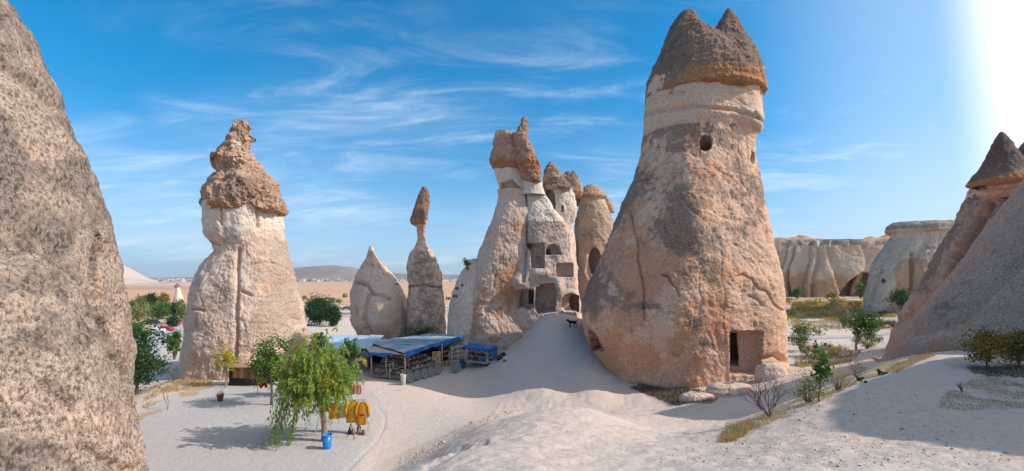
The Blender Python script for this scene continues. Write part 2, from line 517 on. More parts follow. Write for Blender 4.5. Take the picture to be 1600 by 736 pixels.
# ------------------------------------------------------------------ terrain
_ctl = []
def cp(px, py, d): p = at(px, py, d); _ctl.append((p.x, p.y, p.z))
def cw(x, y, z): _ctl.append((x, y, z))
# the saddle the camera stands on
for p in [(0, 0, 6.4), (-3, 0, 6.2), (3, 0, 6.6), (0, -6, 7.2), (-8, -4, 5.5), (8, -5, 7.5), (16, -8, 8.5), (-20, -10, 3.5), (-6, 3, 4.2), (-10, 6, 2.2), (-14, 10, .8), (0, -30, 9), (40, -30, 9), (-40, -30, 2)]: cw(*p)
cp(800, 760, 4.6); cp(700, 745, 5.6); cp(640, 736, 8.5); cp(740, 700, 8.5); cp(800, 665, 12.5); cp(835, 644, 16.5); cp(880, 637, 17.5); cp(915, 636, 17.5)
cp(640, 745, 12.5); cp(700, 700, 15); cp(760, 662, 19.5)
cp(590, 736, 18.9); cp(700, 672, 24.0); cp(560, 715, 20.3); cp(640, 705, 21.1); cp(800, 637, 28.2); cp(830, 630, 29.)
cp(955, 660, 13.5); cp(1000, 690, 10); cp(880, 700, 8.5); cp(960, 736, 5.8); cp(1120, 694, 9.2); cp(1100, 736, 5.6); cp(1200, 736, 5); cp(1300, 736, 5)
cp(1250, 632, 12.2); cp(1180, 664, 10.6); cp(1320, 602, 14); cp(1400, 575, 16); cp(1450, 640, 9.6); cp(1600, 736, 4.6); cp(1600, 640, 9); cp(1600, 600, 13); cp(1500, 560, 16); cp(1460, 552, 18); cp(1350, 680, 7.5); cp(1250, 690, 7.5)
# hollow behind it, up to the foot of the big chimney
cp(900, 600, 31.5); cp(960, 592, 32); cp(1020, 598, 31); cp(1085, 612, 28); cp(1050, 626, 28); cp(1100, 616, 28); cp(1150, 606, 28.5); cp(1000, 625, 28.3); cp(950, 622, 28.8); cp(900, 628, 28.3); cp(850, 630, 28.5)
cp(1060, 650, 22.5); cp(1060, 680, 16.5); cp(1000, 648, 23); cp(1140, 662, 19); cp(1200, 625, 24); cp(1210, 600, 28); cp(1230, 570, 33); cp(1000, 668, 17.5)
# plaza and the path up to the caves
for a in [(700, 650, 26.6), (650, 600, 34.8), (600, 620, 31), (500, 700, 21.6), (400, 650, 26.6), (300, 690, 22.4), (240, 736, 19), (350, 612, 32.4), (440, 600, 34.8), (770, 590, 37), (230, 650, 26.6), (560, 560, 46), (720, 540, 55)]: cp(*a)
cp(830, 562, 36.5); cp(850, 530, 39); cp(842, 497, 43); cp(870, 495, 43); cp(846, 516, 40); cp(818, 540, 40.5); cp(828, 527, 41.5); cp(800, 553, 39.5); cp(812, 532, 44); cp(845, 504, 40); cp(875, 502, 40); cp(836, 548, 37.5); cp(805, 562, 37.5); cp(784, 565, 38.5); cp(800, 582, 35.5); cp(920, 577, 31.8); cp(870, 575, 34); cp(893, 522, 38.5); cp(900, 560, 34); cp(845, 600, 31); cp(860, 480, 50)
# bank on the left and the low car park
cp(222, 625, 29.5); cp(260, 600, 34.5); cp(262, 570, 43); cp(215, 600, 37); cp(300, 590, 37); cp(240, 560, 52); cp(270, 545, 68); cp(240, 520, 102); cp(250, 490, 160); cp(545, 490, 160); cp(500, 505, 110); cw(-22, 60, -1); cw(0, 80, -1.5); cw(-60, 40, -3); cw(-14, 60, -1)
# right hand valley
cp(1240, 582, 36); cp(1290, 560, 43); cp(1270, 530, 57); cp(1340, 523, 62); cp(1400, 517, 64); cp(1250, 500, 82); cp(1320, 480, 95); cp(1260, 468, 112); cp(1340, 466, 112); cp(1380, 548, 40); cp(1300, 466, 112); cp(1220, 467, 112); cp(1400, 467, 112); cp(1300, 463, 128); cp(1220, 463, 128); cp(1380, 463, 128); cp(1370, 478, 95); cp(1270, 480, 95); cp(1300, 500, 80); cp(1350, 562, 33)
cp(1500, 500, 60); cw(60, 40, 3); cw(40, 20, 5.2); cw(100, 105, 4)
for a in range(0, 360, 20):
    x, y = math.sin(math.radians(a)), math.cos(math.radians(a))
    e = 4 if 20 < a < 140 else (-4 if (a <= 20 or a > 270) else 3)
    for R_ in (230, 600, 2000): cw(x * R_, y * R_, e if R_ < 600 else -4 if e < 0 else e * 0 + 2)
_ctl = np.array(_ctl)


def warp(x, y):
    r = np.hypot(x, y); lr = np.log1p(r / 5.0) / np.maximum(r, 1e-6)
    return np.stack([x * lr, y * lr], -1)


_cq = warp(_ctl[:, 0], _ctl[:, 1])
_K = np.sqrt(((_cq[:, None] - _cq[None]) ** 2).sum(-1) + .11 ** 2)
_n = len(_cq); _A = np.zeros((_n + 3, _n + 3)); _A[:_n, :_n] = -_K - 0 * np.eye(_n) ; _A[:_n, :_n] += np.eye(_n) * .006
_A[:_n, _n] = 1; _A[:_n, _n + 1:] = _cq; _A[_n, :_n] = 1; _A[_n + 1:, :_n] = _cq.T
_w = np.linalg.solve(_A, np.concatenate([_ctl[:, 2], [0, 0, 0]]))


def height(x, y):
    x = np.atleast_1d(np.asarray(x, float)); y = np.atleast_1d(np.asarray(y, float))
    out = np.empty(len(x))
    for s in range(0, len(x), 20000):
        q = warp(x[s:s + 20000], y[s:s + 20000])
        K = np.sqrt(((q[:, None] - _cq[None]) ** 2).sum(-1) + .11 ** 2)
        out[s:s + 20000] = -K @ _w[:_n] + _w[_n] + q @ _w[_n + 1:]
    P = np.stack([x, y, x * 0], -1)
    r = np.hypot(x, y)
    rough = 1 - .85 * inpoly(CX + F * x / np.maximum(y, .5), HY + F * CZ / np.maximum(y, .5), [(200, 640), (560, 560), (800, 600), (760, 660), (560, 760), (200, 760)])
    out += rough * (.07 * fbm(P * .45, 3) * np.clip(r / 10, .35, 1) + .03 * fbm(P * 2.6, 3, off=9.) + .02 * np.abs(fbm(P * 1.1, 2, off=19.))) + .25 * fbm(P * .05, 3, off=4.) * sstep(r, 50, 120)
    return out


def gz(x, y): return float(height([x], [y])[0])


def ground_pt(px, py):
    """where the view line through a picture point meets the ground"""
    ds = np.concatenate([np.linspace(3.5, 80, 1500), np.linspace(80, 600, 1500)])
    x = (px - CX) / F * ds; z = CZ - (py - HY) / F * ds
    h = height(x, ds)
    k = np.argmax(h >= z)
    return Vector((x[k], ds[k], h[k]))


az = np.radians(np.concatenate([np.arange(-180, -62, 3.0), np.arange(-62, 62, 0.17), np.arange(62, 180, 3.0)]))
rr_ = np.concatenate([[0.0], np.geomspace(.8, 3.2, 12, endpoint=False), np.geomspace(3.2, 60, 270, endpoint=False), np.geomspace(60, 400, 80, endpoint=False), np.geomspace(400, 9000, 30)])
A_, R_ = np.meshgrid(az, rr_)
gx, gy = (np.sin(A_) * R_).ravel(), (np.cos(A_) * R_).ravel()
gh = height(gx, gy)
G = np.stack([gx, gy, gh], -1)
gpx, gpy = proj(G)
front_ = gy > 1
nz = fbm(G * np.array([.5, .5, 0]), 4, off=2.); nz2 = fbm(G * np.array([.12, .12, 0]), 4, off=22.)
jx, jy = gpx + nz * 5, gpy + nz2 * 4
GRAVEL = [(200, 800), (200, 655), (262, 618), (330, 600), (365, 585), (430, 588), (470, 610), (560, 596), (592, 622), (603, 650), (600, 672), (575, 705), (505, 800)]
BANK = [(190, 660), (228, 606), (330, 560), (362, 585), (340, 602), (260, 640), (215, 660)]
FIELD = [(1215, 452), (1400, 452), (1400, 520), (1330, 505), (1240, 515), (1215, 500)]
ROADP = [(1255, 524), (1330, 518), (1400, 515), (1400, 522), (1330, 527), (1255, 532)]
CARP = [(190, 500), (300, 470), (300, 560), (255, 545), (190, 545)]
G[:, 2] -= .09 * np.exp(-(segdist(gpx, gpy, [(655, 738), (690, 716), (722, 700), (760, 690)]) / 3.0) ** 2) * front_ * (gy < 25)
trk = segdist(gpx, gpy, [(590, 636), (602, 650), (600, 668), (588, 690), (540, 736)])
G[:, 2] -= .05 * np.exp(-(trk / 1.8) ** 2) * front_
for ln in ([(560, 742), (640, 700), (740, 660), (830, 640), (880, 600), (880, 560), (860, 520)], [(600, 742), (680, 694), (770, 662), (845, 646), (900, 610), (905, 570), (880, 520)]):
    G[:, 2] -= .02 * np.exp(-(segdist(gpx, gpy, ln) / 3.) ** 2) * front_ * (gh < 3)
gr = (inpoly(jx, jy, GRAVEL) & front_ & (gh < .45)).astype(float) * (1 - .6 * sstep(gpx + nz * 12, 530, 610))
dry = np.zeros(len(G))
dry = np.maximum(dry, inpoly(jx, jy, BANK) * sstep(nz + nz2, -.15, .5))
dry = np.maximum(dry, inpoly(jx, jy, FIELD) * (gy > 45) * sstep(nz2, -.3, .2))
dry = np.maximum(dry, (np.hypot(gx, gy) > 150) * sstep(nz2, -.6, .2) * .9)
edge = segdist(jx, jy, [(1118, 690), (1180, 662), (1250, 632), (1310, 600), (1370, 582), (1440, 560)])
dry = np.maximum(dry, (edge < 9) * (gy < 22) * (gy > 4) * sstep(nz, -.6, .3) * .8)
far_or = sstep(np.hypot(gx, gy), 190, 330) * (gx < 40)
zone = np.stack([gr, dry, far_or], -1)
nA, nR = len(az), len(rr_)
idx = np.arange(nA * nR).reshape(nR, nA)
Fg = np.stack([idx[:-1], np.roll(idx, -1, 1)[:-1], np.roll(idx, -1, 1)[1:], idx[1:]], -1).reshape(-1, 4)
Fg = Fg[len(az):]
tri0 = idx[1]
m, t = new_mat('pale_tuff_ground')
P_ = t.n('ShaderNodeNewGeometry').outputs['Position']
a_ = t.n('ShaderNodeAttribute', attribute_name='zone'); s3 = t.n('ShaderNodeSeparateColor', i={0: a_.outputs['Color']})
big = t.noise(P_, .22, 5, .6, .5); mid = t.noise(P_, 1.3, 6, .65, .3); fine = t.noise(P_, 11, 5, .7); grit = t.noise(P_, 45, 3, .7)
c = t.mix(t.ramp(big, .35, .65), rgb(.66, .52, .43), rgb(.63, .52, .445))
c = t.mix(t.ramp(mid, .45, .75, 0, .55), c, rgb(.60, .455, .37))
gvl = t.mix(t.ramp(grit, .35, .65), rgb(.37, .34, .32), rgb(.60, .555, .53))
c = t.mix(s3.outputs[0], c, gvl)
f = t.math('ADD', s3.outputs[1], t.math('MULTIPLY', t.math('SUBTRACT', fine, .5), 1.0))
c = t.mix(t.ramp(f, .35, .75, 0, .9), c, t.mix(t.ramp(mid, .4, .6), rgb(.50, .31, .16), rgb(.42, .31, .17)))
c = t.mix(s3.outputs[2], c, t.mix(t.ramp(t.noise(P_, .02, 5, .6), .35, .65), rgb(.66, .36, .21), rgb(.60, .41, .25)))
g = t.ramp(fine, .32, .62, .88, 1.04); g2 = t.ramp(grit, .36, .5, .90, 1.02)
g = t.math('MULTIPLY', g, g2)
c = t.n('ShaderNodeMix', data_type='RGBA', blend_type='MULTIPLY', i={0: 1.0, 6: c, 7: t.n('ShaderNodeCombineColor', i={0: g, 1: g, 2: g}).outputs[0]}).outputs[2]
warped = t.n('ShaderNodeVectorMath', operation='ADD', i={0: P_, 1: t.n('ShaderNodeTexNoise', i={'Vector': P_, 'Scale': 1.1, 'Detail': 3}).outputs['Color']}).outputs[0]
dent = t.n('ShaderNodeTexVoronoi', feature='SMOOTH_F1', i={'Vector': warped, 'Scale': 2.1, 'Smoothness': .4}).outputs['Distance']
h = t.math('ADD', t.math('MULTIPLY', mid, .9), t.math('ADD', t.math('MULTIPLY', fine, .42), t.math('MULTIPLY', grit, .14)))
h = t.math('ADD', h, t.math('MULTIPLY', t.ramp(dent, 0, .55), .16))
GROUND = finish(m, t, c, .97, t.n('ShaderNodeBump', i={'Strength': .7, 'Distance': .10, 'Height': h}).outputs[0], .08)
go = mesh_np('ground', G, Fg, GROUND, zone=zone)
tag(go, 'pale trampled tuff ground with a grey gravel plaza and dry plain beyond', kind='structure')

# ------------------------------------------------------------------ far hills
def ridge(name, px0, px1, prof, D, depth, base_z, mat, label, seed=0, n=260, amp=.08, m=40, zf=None):
    """a range of hills: crest heights from picture points (px, py) at distance D"""
    xs = np.linspace(px0, px1, n); u = np.linspace(-1, 1, m)
    pp = np.array(prof, float)
    crest = CZ - (np.interp(xs, pp[:, 0], pp[:, 1]) - HY) / F * D
    X, U = np.meshgrid((xs - CX) / F * D, u)
    Y = D + U * depth + 0 * X
    sh = 1 - np.abs(U) ** 1.3
    Q = np.stack([X / D * 14 + seed, Y / D * 14, U * 0], -1).reshape(-1, 3)
    gul = (1 - np.abs(fbm(Q, 5, .55))).reshape(U.shape)
    H = base_z + (crest[None] - base_z) * np.clip(sh * (1 + amp * 3 * (gul - .75) * (1 - sh ** 4)), 0, 1.05)
    H += (crest[None] - base_z) * amp * .5 * fbm(Q * 2.2, 3).reshape(U.shape) * sh
    H = np.where(np.abs(U) > .99, base_z - 5, H)
    V = np.stack([X, Y, H], -1).reshape(-1, 3)
    ix = np.arange(n * m).reshape(m, n)
    Fq = np.stack([ix[:-1, :-1], ix[:-1, 1:], ix[1:, 1:], ix[1:, :-1]], -1).reshape(-1, 4)
    z = zf(V, X, U, H) if zf else np.zeros((len(V), 3))
    o = mesh_np(name, V, Fq, mat, zone=z, origin=((px0 + px1 - 2 * CX) / 2 / F * D, D, base_z))
    return tag(o, label, kind='structure')


def hill_mat(name, c1, c2, c3, sc):
    m, t = new_mat(name)
    P = t.n('ShaderNodeNewGeometry').outputs['Position']
    a = t.n('ShaderNodeAttribute', attribute_name='zone'); s = t.n('ShaderNodeSeparateColor', i={0: a.outputs['Color']})
    c = t.mix(t.ramp(t.noise(P, sc, 6, .65, .4), .35, .65), c1, c2)
    f = t.math('ADD', s.outputs[0], t.math('MULTIPLY', t.math('SUBTRACT', t.noise(P, sc * 6, 4, .6), .5), .7))
    c = t.mix(t.ramp(f, .4, .6), c, c3)
    return finish(m, t, c, .95, t.n('ShaderNodeBump', i={'Strength': .6, 'Distance': 1.0 / sc * .03, 'Height': t.noise(P, sc * 4, 5, .6)}).outputs[0], .05)


HILL = hill_mat('dusty_hill', rgb(.30, .225, .175), rgb(.22, .165, .125), rgb(.17, .14, .11), .004)
DUNE = hill_mat('white_tuff_slope', rgb(.56, .47, .40), rgb(.52, .39, .32), rgb(.50, .31, .20), .05)
ridge('hills', 200, 1500, [(200, 438), (300, 436), (400, 432), (440, 424), (465, 419), (490, 416), (520, 414), (545, 417), (580, 424), (640, 428), (700, 429), (740, 430), (800, 434), (1000, 436), (1500, 436)], 3600, 700, -6, HILL, 'bare brown hills on the far side of the plain', 3)
ridge('hills', 60, 460, [(60, 432), (200, 433), (250, 434), (330, 432), (400, 431), (460, 436)], 5200, 700, -6, HILL, 'low blue hills far away on the plain', 9)
ridge('white_slope', 60, 380, [(60, 330), (150, 395), (180, 422), (195, 433), (212, 438), (228, 442), (250, 442), (290, 441), (330, 443), (380, 448)], 620, 110, -6, DUNE, 'white and pink tuff slope running down to the orange plain', 5, amp=.05,
      zf=lambda V, X, U, H: np.stack([sstep(-H.ravel() * .12, -.6, .6), X.ravel() * 0, X.ravel() * 0], -1))
OCH = hill_mat('banded_hill', rgb(.60, .54, .47), rgb(.52, .46, .40), rgb(.50, .31, .19), .06)
ridge('banded_hills', 1120, 1560, [(1120, 378), (1205, 374), (1225, 370), (1260, 369), (1290, 374), (1310, 379), (1335, 376), (1370, 370), (1400, 366), (1450, 372), (1560, 372)], 330, 90, 0, OCH, 'white and orange banded hill behind the fluted cliff', 8, amp=.10,
      zf=lambda V, X, U, H: np.stack([np.where(H.ravel() > 33, .75, .15) + .5 * (H.ravel() < 27), X.ravel() * 0, X.ravel() * 0], -1))

# ------------------------------------------------------------------ rock chimneys
def chimney(name, loc, label, cat='rock chimney', group=None):
    return empty(name, loc, label, cat, group)


# A: the tall chimney with the doorway
ra = chimney('fairy_chimney', (15.3, 37, 0), 'tallest orange rock chimney, with twin-peaked dark cap and doorway at its foot')
DA = 35.5
facA = [(228, 1.0), (163, .86), (285, 1.0), (105, 1.0), (20, 1.0), (195, 1.06)]
bodyA = [(222, 1003, 1176), (240, 1001, 1178), (270, 990, 1184), (300, 979, 1190), (330, 967, 1196), (360, 955, 1203), (390, 945, 1210), (420, 931, 1219), (440, 921, 1226), (460, 914, 1227), (480, 910, 1226),
         (500, 908, 1228), (520, 912, 1229), (540, 921, 1231), (560, 930, 1232), (590, 936, 1231), (640, 940, 1230)]
crA = [('groove', ([(985, 330), (988, 350), (996, 380), (995, 405), (1004, 450), (1003, 470), (1006, 500)], 1.5), .28, 0), ('groove', ([(1034, 428), (1044, 432), (1052, 446), (1057, 450), (1062, 462)], 1.4), .25, 0),
       ('groove', ([(1152, 432), (1160, 428), (1175, 436), (1186, 452), (1198, 455), (1210, 476), (1224, 486)], 1.3), .22, 0), ('groove', ([(1170, 462), (1186, 470), (1190, 478)], 1.3), .2, 0), ('groove', ([(1195, 560), (1215, 556), (1230, 566)], 4), .5, 0),
       ('ell', (1102, 223, 11, 13), 3.6, 24), ('ell', (1176, 248, 3, 9), 1.0, -20),
       ('rect', (1141, 517, 1191, 586), 1.3, 8), ('rect', (1140, 524, 1164, 578), 5.0, 27, 'rel'),
       ('bulge', (1085, 330, 30, 45), -.5, 0), ('bulge', (1000, 470, 30, 60), .5, 0), ('poly', [(918, 510), (930, 522), (944, 548), (926, 548)], 1.5, 30)]


def zA(l, px, py, z):
    n = fbm(l['V'] * .5, 3, off=71.)
    # grey skin: heavy near the neck and on the left flank, patches on the face, bare low down
    b = -.10 + .50 * sstep(-py + n * 40, -250, -205) + .42 * sstep(-py + n * 50, -430, -280) + .60 * sstep(-(px - (1005 - (py - 250) * .42)), -40, 25) * (py > 260) * (py < 540)
    for cx_, cy_, sx_, sy_, a in [(1075, 375, 60, 28, .75), (1050, 345, 40, 30, .4), (1090, 505, 22, 16, .8), (965, 470, 40, 30, .75), (1055, 300, 60, 25, .35), (1010, 480, 26, 9, .8), (1100, 415, 30, 20, .5), (1105, 540, 12, 8, .7),
                                (1175, 330, 18, 60, .35), (1055, 555, 12, 6, .8), (1040, 430, 30, 8, .5), (930, 480, 16, 40, .6), (1110, 440, 10, 14, .6)]:
        b = b + a * np.exp(-((px - cx_) / sx_) ** 2 - ((py - cy_) / sy_) ** 2)
    b -= .6 * sstep(py, 540, 580)
    z[:, 0] = b + (z[:, 0] - .0) * .8
    rt = sstep(px + n * 22, 1122, 1160)
    z[:, 2] += .25 * sstep(py, 300, 420) * (1 - rt) - .3 * sstep(py, 540, 600) - .45 * rt
    z[:, 1] += .30 * sstep(py, 545, 600) + .12 * rt * sstep(py, 380, 450)
    return z


la = lobe(bodyA, DA, 620, 520, 1, facA, 7.0, 1.0, (.05, .7), ((.30, .30), (.9, .11), (2.8, .06), (7., .03)), crack=.22, push=crA, pits=.03)
rock('rock_body', [la], TUFFA, ra, zfun(.05, .08, .42, .3, 1, zA))
neckA = [(118, 1030, 1185), (135, 1012, 1195), (152, 1008, 1196), (165, 1007, 1193), (185, 1005, 1190), (205, 1004, 1188), (213, 1004, 1183), (222, 1004, 1177), (236, 1002, 1178), (246, 1000, 1179), (256, 999, 1180)]
ln = lobe(neckA, DA, 520, 190, 2, facA[:-1] + [(195, 1.02)], 7, 1.0, (.03, .8), ((.5, .22), (1.8, .09), (5., .035)), strata=.035, crack=.12,
          push=[('ell', (1102, 223, 9.5, 11.5), 3.0, 24), ('bulge', (1175, 190, 14, 22), -.7, 0), ('groove', ([(1004, 178), (1080, 165), (1150, 172), (1195, 195)], 3), .25, 0), ('ell', (1176, 248, 3, 9), 1.0, -20)])
rock('fresh_neck', [ln], TUFFA, ra, zfun(.05, .55, .1, .4, 3, lambda l, px, py, z: np.stack([z[:, 0] + .55 * sstep(l['py'] + 10 * fbm(l['V'] * .6, 3), 228, 248) + .5 * np.exp(-((px - 1180) / 14) ** 2 - ((py - 195) / 22) ** 2), z[:, 1] - .35 * sstep(l['py'], 205, 245), z[:, 2] + .4 * (np.abs(py - 172) < 6)], -1)))
ca1 = lobe([(19, 1064, 1083), (22, 1059, 1087), (28, 1055, 1091), (36, 1050, 1097), (43, 1047, 1102), (50, 1043, 1110), (56, 1040, 1118), (66, 1035, 1130), (78, 1030, 1145), (95, 1022, 1170), (115, 1014, 1190), (135, 1009, 1197), (152, 1008, 1198), (157, 1009, 1196), (160, 1022, 1184)], DA, 460, 280, 4, None, 7, .95, (.02, .9), ((.5, .2), (1.5, .16), (4.5, .06)), strata=.05, crack=.25, bl=0)
ca2 = lobe([(13, 1136, 1140), (18, 1132, 1144), (26, 1127, 1150), (36, 1120, 1155), (46, 1113, 1160), (54, 1105, 1165), (66, 1092, 1170), (80, 1072, 1178), (95, 1056, 1186), (115, 1050, 1194), (135, 1050, 1197), (150, 1055, 1197)], DA - .3, 420, 260, 5, None, 7, 1.0, (.02, .9), ((.5, .2), (1.5, .15), (4.5, .06)), strata=.05, crack=.25, bl=0)
rock('cap', [ca1, ca2], CAPR, ra, zfun(.3, -.1, .0, .3, 5, lambda l, px, py, z: np.stack([z[:, 0] - .5 * sstep(l['py'], 125, 150), z[:, 1], z[:, 2] + .9 * sstep(l['py'], 122, 146) + .5 * np.exp(-((px - 1150) / 12) ** 2) * (px > 1146) * (py < 75)], -1)))
# low boulders at the doorstep
def boulder(px, py, d, r, h, mat, label, seed, sq=.8, group=None):
    p = at(px, py, d); g = gz(p.x, p.y)
    wpx = r / d * F; hp = h / d * F
    base = HY - (g - CZ) / d * F
    rows = [(base - hp, px - wpx * .18, px + wpx * .18), (base - hp * .93, px - wpx * .55, px + wpx * .5), (base - hp * .7, px - wpx * .85, px + wpx * .82), (base - hp * .3, px - wpx, px + wpx), (base + hp * .5, px - wpx, px + wpx)]
    l = lobe(rows, d, 110, 60, seed, None, 7, sq, (.10, 1.2), ((.9 / r, .12 * r), (3., .04), (8., .015)))
    o = rock('boulder', [l], mat, None, zfun(-.1, .3, .1, .6, seed)); tag(o, label, 'boulder', group)
    V = np.empty(len(o.data.vertices) * 3, np.float32); o.data.vertices.foreach_get('co', V)
    V = V.reshape(-1, 3) - np.array([p.x, p.y, g], np.float32); o.data.vertices.foreach_set('co', V.ravel()); o.location = (p.x, p.y, g)
    return o
boulder(1140, 618, 27.2, 1.5, .75, TUFFB, 'pale smooth boulder lying below the doorway of the tallest chimney', 3, .5)
boulder(1205, 580, 29.2, 1.1, 1.1, TUFFB, 'pale rounded boulder against the wall right of the doorway', 4, .6)
boulder(1090, 616, 26.5, 1.1, .5, TUFFB, 'low pale rock hump with dry grass below the tallest chimney', 6, .6)

# B: chimney at the left with the craggy cap
rb = chimney('fairy_chimney', (-24, 40, 0), 'pale pink rock chimney with craggy brown cap and a tall vertical cleft')
bodyB = [(318, 316, 445), (340, 315, 444), (364, 316, 443), (370, 318, 444), (376, 325, 446), (384, 332, 447), (394, 333, 449), (402, 325, 451), (410, 317, 455), (430, 304, 460), (450, 296, 466), (470, 290, 471), (490, 287, 476), (510, 285, 481), (530, 284, 485), (560, 281, 487), (590, 274, 488), (640, 262, 492)]
facB = [(112, 1.0), (178, 1.0), (238, 1.), (300, 1.), (20, 1.)]
lb = lobe(bodyB, 40, 520, 460, 11, facB, 6, .9, (.06, .8), ((.30, .34), (.9, .12), (2.8, .06), (7., .03)), crack=.2, pits=.08, bl=0,
          push=[('groove', ([(373, 390), (371, 420), (372, 450), (369, 480), (370, 520), (367, 560), (368, 610)], 3.0), .34, 0), ('groove', ([(345, 322), (345, 350)], 2), .3, 0), ('groove', ([(402, 322), (402, 355)], 2), .3, 0),
                ('bulge', (420, 440, 30, 60), -.5, 0), ('groove', ([(395, 414), (408, 411), (425, 413)], 1.5), .12, 0), ('groove', ([(378, 455), (392, 462)], 2.), .3, 0),
                ('groove', ([(300, 482), (318, 486)], 2.), .3, 0)])
rock('rock_body', [lb], TUFFB, rb, zfun(.22, .05, .20, .35, 11, lambda l, px, py, z: np.stack([z[:, 0] + .55 * sstep(px + 14 * fbm(l['V'] * .5, 2), 378, 410) * sstep(py, 350, 385) * (1 - sstep(py, 500, 580)) - .6 * (py < 355), z[:, 1] + .9 * sstep(-py, -375, -345), z[:, 2] - .6 * sstep(-py, -372, -350) + .5 * (np.abs(py - 380) < 4) * (px < 375)], -1)))
cb = lobe([(258, 360, 408), (263, 350, 414), (270, 338, 421), (285, 326, 432), (298, 319, 439), (308, 315, 444), (318, 314, 446), (326, 316, 447), (331, 322, 444), (333, 335, 430)], 40, 420, 190, 12, None, 7, .95, (.10, 1.2), ((.5, .55), (1.3, .30), (3.5, .12), (8, .04)), crack=.35, pits=.35, strata=.03,
          push=[('bulge', (395, 312, 16, 16), .9, 0)])
cb2 = lobe([(186, 371, 377), (191, 365, 384), (200, 359, 390), (212, 356, 393), (222, 352, 392), (232, 342, 395), (240, 331, 399), (250, 329, 404), (258, 333, 404), (266, 340, 402), (274, 345, 402), (284, 350, 405)], 39.6, 380, 210, 13, None, 7, .95, (.14, 1.3), ((.6, .5), (1.5, .35), (3.8, .14), (9, .04)), crack=.4, pits=.45,
           push=[('ell', (391, 216, 4, 4), .6, 0)])
cb3 = lobe([(237, 329.5, 331), (243, 328, 334), (252, 328, 342), (262, 331, 350)], 39.3, 90, 60, 14, None, 7, 1, (.1, 1), ((1.5, .1), (4., .05)))
rock('cap', [cb, cb2, cb3], CAPB, rb, zfun(.1, .05, .25, .35, 13, lambda l, px, py, z: np.stack([z[:, 0] + .35 * (py < 205) + .35 * sstep(py, 262, 290) - .5 * sstep(py, 315, 328), z[:, 1] + .8 * np.exp(-((px - 368) / 10) ** 2 - ((py - 222) / 10) ** 2), z[:, 2] + .5 * sstep(py, 312, 326)], -1)))

# C: small cone, D: thin chimney with the balanced cap
rc = chimney('fairy_chimney', (-13.8, 52.5, 0), 'small pale cone-shaped rock with a pointed tip, the shortest of the chimneys')
lc = lobe([(385, 577, 583), (392, 575, 585), (402, 571, 589), (412, 566, 596), (422, 561, 605), (430, 557, 613), (440, 553, 621), (450, 550, 628), (465, 547, 635), (480, 547, 639), (500, 549, 642), (515, 555, 643), (530, 562, 644), (570, 566, 648)], 51, 360, 320, 21, None, 6, .85, (.07, .8), ((.4, .4), (1.2, .14), (3.5, .05)), crack=.15,
          push=[('bulge', (595, 480, 26, 32), -1.4, 0), ('groove', ([(577, 462), (572, 500), (580, 520)], 4), .6, 0), ('groove', ([(556, 440), (575, 446), (585, 462), (605, 470)], 3), .6, 0), ('ell', (617, 446, 3, 1.6), .8, 0)])
rock('rock_body', [lc], TUFFB, rc, zfun(.05, .15, .2, .25, 21, lambda l, px, py, z: np.stack([z[:, 0] + .35 * (py < 440) * (py > 392), z[:, 1] + .9 * (py < 392), z[:, 2]], -1)))
rd = chimney('fairy_chimney', (-9.7, 50.5, 0), 'slender dark rock chimney balancing a tilted cap on a thin neck')
ld = lobe([(376, 652, 665), (384, 650, 668), (390, 644, 673), (396, 639, 677), (404, 637, 681), (415, 636, 685), (428, 637, 689), (445, 637, 691), (470, 636, 693), (500, 636, 696), (540, 635, 699)], 49.2, 320, 300, 22, None, 6, .95, (.06, .8), ((.5, .3), (1.3, .14), (3.8, .05)), crack=.25,
          push=[('groove', ([(637, 448), (660, 446), (692, 450)], 2), .25, 0)])
rock('rock_body', [ld], TUFF, rd, zfun(.42, 0, .25, .25, 22, lambda l, px, py, z: np.stack([z[:, 0] - .5 * (py < 392), z[:, 1] + .3 * np.exp(-((px - 660) / 8) ** 2 - ((py - 480) / 14) ** 2), z[:, 2]], -1)))
ld2 = lobe([(343, 646, 668), (350, 648, 667), (357, 651, 665), (366, 652, 664), (376, 652, 665), (388, 647, 668)], 49.2, 180, 120, 23, None, 6, .95, (.06, .8), ((.9, .12), (3, .05)))
rock('fresh_neck', [ld2], TUFFB, rd, zfun(-.2, .3, .45, .5, 23))
ld3 = lobe([(292, 660, 665), (297, 657, 669), (306, 653, 671), (318, 649, 671), (330, 645, 670), (340, 642, 668), (346, 641, 667), (350, 642, 666), (352, 648, 662)], 49.2, 240, 170, 24, None, 7, .95, (.08, 1.), ((.7, .2), (2., .1), (5, .04)), crack=.15)
rock('cap', [ld3], CAPR, rd, zfun(.25, .1, .25, .4, 24, lambda l, px, py, z: np.stack([z[:, 0] - .3 * (px > 662), z[:, 1], z[:, 2] + .6 * (py > 341)], -1)))

